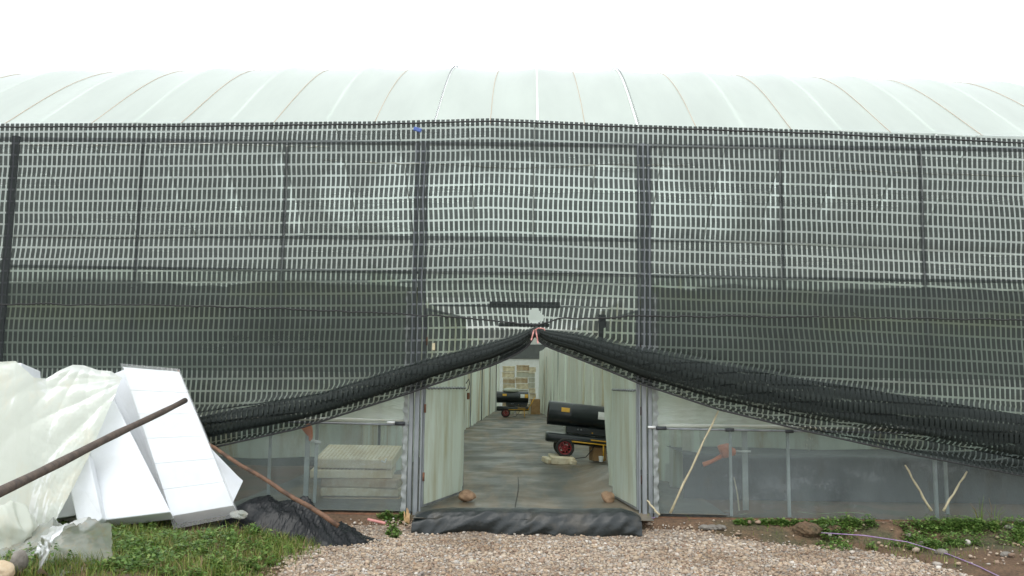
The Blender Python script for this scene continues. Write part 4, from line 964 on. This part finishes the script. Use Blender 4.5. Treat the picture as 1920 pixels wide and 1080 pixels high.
# crumpled plastic at the lower left
def heap(name, cx, cy, rx, ry, h, mat_, label, cat, seed, f, amp, n1=70, n2=100, rot=0, skew=0):
    T, U = np.meshgrid(np.linspace(-1, 1, n1), np.linspace(-1, 1, n2), indexing='ij')
    rr_ = np.sqrt(T ** 2 + U ** 2); k_ = np.clip(1 - rr_ ** 1.6, 0, 1); ex = np.clip(1.02 - rr_ + .12 * fn(U, T, seed + 5, 4), 0, 1) ** .5
    lx = U * rx + skew * 0; ly = T * ry
    cr = -crumple(lx, ly, seed, f); c2 = -crumple(lx, ly, seed + 9, f * 2.6)
    X = cx + lx * math.cos(rot) - ly * math.sin(rot) + .03 * c2; Yv = cy + lx * math.sin(rot) + ly * math.cos(rot) + .03 * cr
    kk = (sst(-1.0, -.62, U) * (1 - sst(-.12, 1.0, U) ** .8) * np.clip(1 - T ** 2, 0, 1) ** .7) if skew else (k_ ** .8)
    Zv = gz(X, Yv) - .03 + (h * kk + amp * cr * ex + amp * .45 * c2 * ex) * ex + .03 * ex
    keep_ = (rr_[:-1, :-1] < 1.0 + .1 * fn(U[:-1, :-1], T[:-1, :-1], seed + 5, 4)) 
    return tag(grid_obj(name, np.stack([X, Yv, Zv], -1), mat_, keep=keep_), label, cat)
p = G(100, 1035, -.05); heap('plastic_film', p.x - .05, p.y + .05, .66, .55, .22, M['scrap'], 'crumpled clear plastic film on the grass at the foot of the drape', 'plastic film', 181, 4.2, .13, 110, 150)
T, U = np.meshgrid(np.linspace(0, 2 * np.pi, 90), np.linspace(0, 1, 44), indexing='ij'); c = G(158, 1068, -.04)
rad = (.10 + .17 * U ** .7) * (1 + .10 * np.sin(T * 2 + 1) + .05 * np.sin(T * 5 + U * 4)) - .06 * crumple(np.cos(T) * 1.2 + U * .6, np.sin(T) * 1.2 - U * .5, 183, 2.6)
A_ = np.stack([c.x - .42 + U * .40 + rad * np.cos(T) * .45, c.y + .22 - .25 * U + rad * .9 * np.cos(T), np.maximum(c.z + .15 + rad * np.sin(T) * 1.0, c.z - .01 + .01 * np.sin(T * 9))], -1)
tag(grid_obj('plastic_roll', A_, M['scrap']), 'loosely rolled milky plastic with an open end, bottom left on the grass', 'plastic roll')
p = G(30, 1020, 0); tag(lump('plastic_bag', (p.x - .08, p.y - .1, .10), (.26, .2, .24), M['drape'], 191, 5, -.34, 2.3, flat=-.14), 'stuffed whitish plastic bag at the lower left edge', 'bag')
p = G(41, 1060, 0); tag(lump('stone', (p.x, p.y - .05, .03), (.065, .07, .10), M['stone_grey'], 193, 4, .16), 'grey rounded stone in front of the stuffed bag', 'stone')
p = G(12, 1066, 0); tag(lump('stone', (p.x, p.y - .15, .0), (.13, .12, .09), M['foam_old2'], 195, 4, .2), 'yellowish stone at the very lower left corner', 'stone')
p0, p1 = P(108, 1036, 7.75), P(118, 1000, 7.85); tag(MB().tube([p0 + (p0 - p1) * .5, p1], .012, 7).build('stick', M['orange_stick']), 'orange stick poking out of the crumpled plastic', 'stick')
p0, p1 = P(70, 1084, 7.2), P(80, 1066, 7.3); tag(MB().tube([p0 + (p0 - p1), p1], .011, 7).build('stick', M['orange_stick']), 'short orange stick at the bottom edge below the plastic', 'stick')

# poles
e0, e1 = P(0, 922, 5.4), P(347, 751, 8.75); e_ = e0 - (e1 - e0) * .35
b = MB(); n_ = 14; pts = [e_.lerp(e1, i / n_) + Vector((0, 0, .004 * math.sin(i * .9))) for i in range(n_ + 1)]
b.tube(pts, [.036 - .008 * i / n_ + .002 * math.sin(i * 2.3) for i in range(n_ + 1)], 12); b.build
tag(b.build('pole', M['wood_pole'], smooth=True), 'dark wooden pole slanting up across the white foam slabs', 'pole')
e0, e1 = P(378, 826, 9.38), P(634, 990, 8.86); b = MB(); n_ = 10
pts = [e0.lerp(e1 + Vector((0, 0, .03)), i / n_) + Vector((0, 0, .008 * math.sin(i * 1.7))) for i in range(n_ + 1)]
b.tube(pts, [.020 + .007 * i / n_ for i in range(n_ + 1)], 9); tag(b.build('pole', M['wood_red'], smooth=True), 'reddish brown pole lying down across the black plastic heap', 'pole')
e0, e1 = P(334, 694, 9.62), P(384, 838, 9.60); tag(MB().tube([e0, e0.lerp(e1, .5), e1], .009, 7).build('rod', M['rust'], smooth=True), 'thin rusty rod along the right edge of the tallest foam slab', 'rod')
# black heap
p = G(560, 985, -.12)
heap('black_plastic', G(585, 985, -.1).x, 9.27, 1.06, .36, .44, M['black_film'], 'heap of crumpled black plastic sheet beside the foam slabs', 'black plastic', 201, 5.5, .10, 170, 360, skew=.9)
p = P(447, 965, 8.98); tag(lump('plastic_scrap', tuple(p), (.09, .05, .045), M['scrap'], 205, 3, .3, 2.5), 'small pale violet plastic scrap at the left foot of the black heap', 'scrap')
a_, b_ = P(690, 974, 9.3), P(722, 981, 9.2); tag(MB().tube([a_, b_], .015, 8).build('pipe_piece', M['pink']), 'short pinkish pipe piece at the right tip of the black heap', 'pipe')

# rocks at the door leaves, splintered wood, ropes, stones
p = G(875, 940, .02); tag(lump('rock', (p.x, p.y + .02, .085), (.115, .10, .075), M['rock'], 211, 4, -.24, 1.6), 'ochre rock holding the left door open', 'rock')
p = G(1141, 942, .02); tag(lump('rock', (p.x, p.y + .02, .08), (.085, .09, .075), M['rock'], 215, 4, -.24, 1.6), 'ochre rock holding the right door open', 'rock')
b = MB()
for a, h_ in ((-.03, .16), (0, .2), (.03, .14), (.015, .18)): 
    p = P(763, 976, 9.75); b.tube([(p.x + a * .5, p.y, -.12), (p.x + a, p.y - .02, -.12 + h_)], [.02, .006], 5)
tag(b.build('wood_stub', M['splint']), 'splintered light wood stub at the foot of the left door post', 'wood')
def rope(pts, mat_, label, r=.006):
    w_ = []
    for a, c in pts: 
        p = G(a, c, -.12)
        for _ in range(4):
            z = float(gz(p.x, min(p.y, 9.95))); p = G(a, c, z + .015)
        w_.append(p)
    f = []
    for i in range(len(w_) - 1):
        for k in range(6): t = k / 6; q = w_[i].lerp(w_[i + 1], t); f.append((q.x, q.y, max(q.z, float(gz(q.x, q.y)) + .008)))
    f.append(w_[-1]); b = MB().tube(f, r, 5); tag(b.build('rope', mat_, smooth=True), label, 'rope')
rope([(1197, 962), (1225, 972), (1255, 984), (1290, 994), (1340, 992), (1390, 996)], M['ropepurple'], 'pale purple rope running from the right door post along the bank')
rope([(1385, 996), (1420, 990), (1480, 988), (1530, 996), (1590, 990), (1640, 992)], M['ropegreen'], 'thin green rope lying on the soil in front of the right wall')
rope([(1540, 999), (1620, 1004), (1700, 1016), (1780, 1040), (1830, 1060), (1880, 1084)], M['ropepurple'], 'purple rope running from the weeds towards the lower right corner')
for px, py, s_, lb, mm in ((886, 1047, .035, 'single cream coloured stone among the gravel', 'bamboo'), (1893, 1012, .04, 'white stone at the edge of the weeds on the right', 'stone_grey'), (1887, 1045, .045, 'flat beige stone on the bare soil at the lower right', 'stone_grey'), (1365, 985, .03, 'pale stone on the bank right of the doorway', 'stone_grey'), (1918, 1008, .05, 'grey stone at the right edge of the picture', 'stone_grey'), (1765, 1035, .05, 'greyish slab stone between gravel and weeds', 'stone_grey'), (1050, 1000, .06, 'clod of reddish earth under the middle of the black threshold sheet', 'rock')):
    p = G(px, py, -.18); tag(lump('stone', (p.x, p.y, float(gz(p.x, p.y)) + s_ * .4), (s_ * 1.3, s_, s_ * .7), M[mm], int(px), 3, .12), lb, 'stone')
# clods and litter on the bank
for i, (px, py, s_) in enumerate(((1515, 968, .13), (1560, 972, .07), (1335, 985, .05), (1320, 992, .045), (1350, 998, .05))):
    p = P(px, py, 9.72); o = lump('earth_clod', (p.x, 9.72, float(gz(p.x, 9.72)) + .02), (s_ * 1.3, s_, s_ * .6), M['soil'] if i < 2 else M['stone_grey'], 300 + i, 4, .35)
    tag(o, ['large reddish earth clod at the wall base left of the weeds', 'smaller reddish clod beside the large one at the wall base', 'grey lump on the bank near the bamboo foot', 'leftmost grey lump on the bank edge beside the gravel', 'grey lump on the bank, rightmost of three'][i], 'clod')
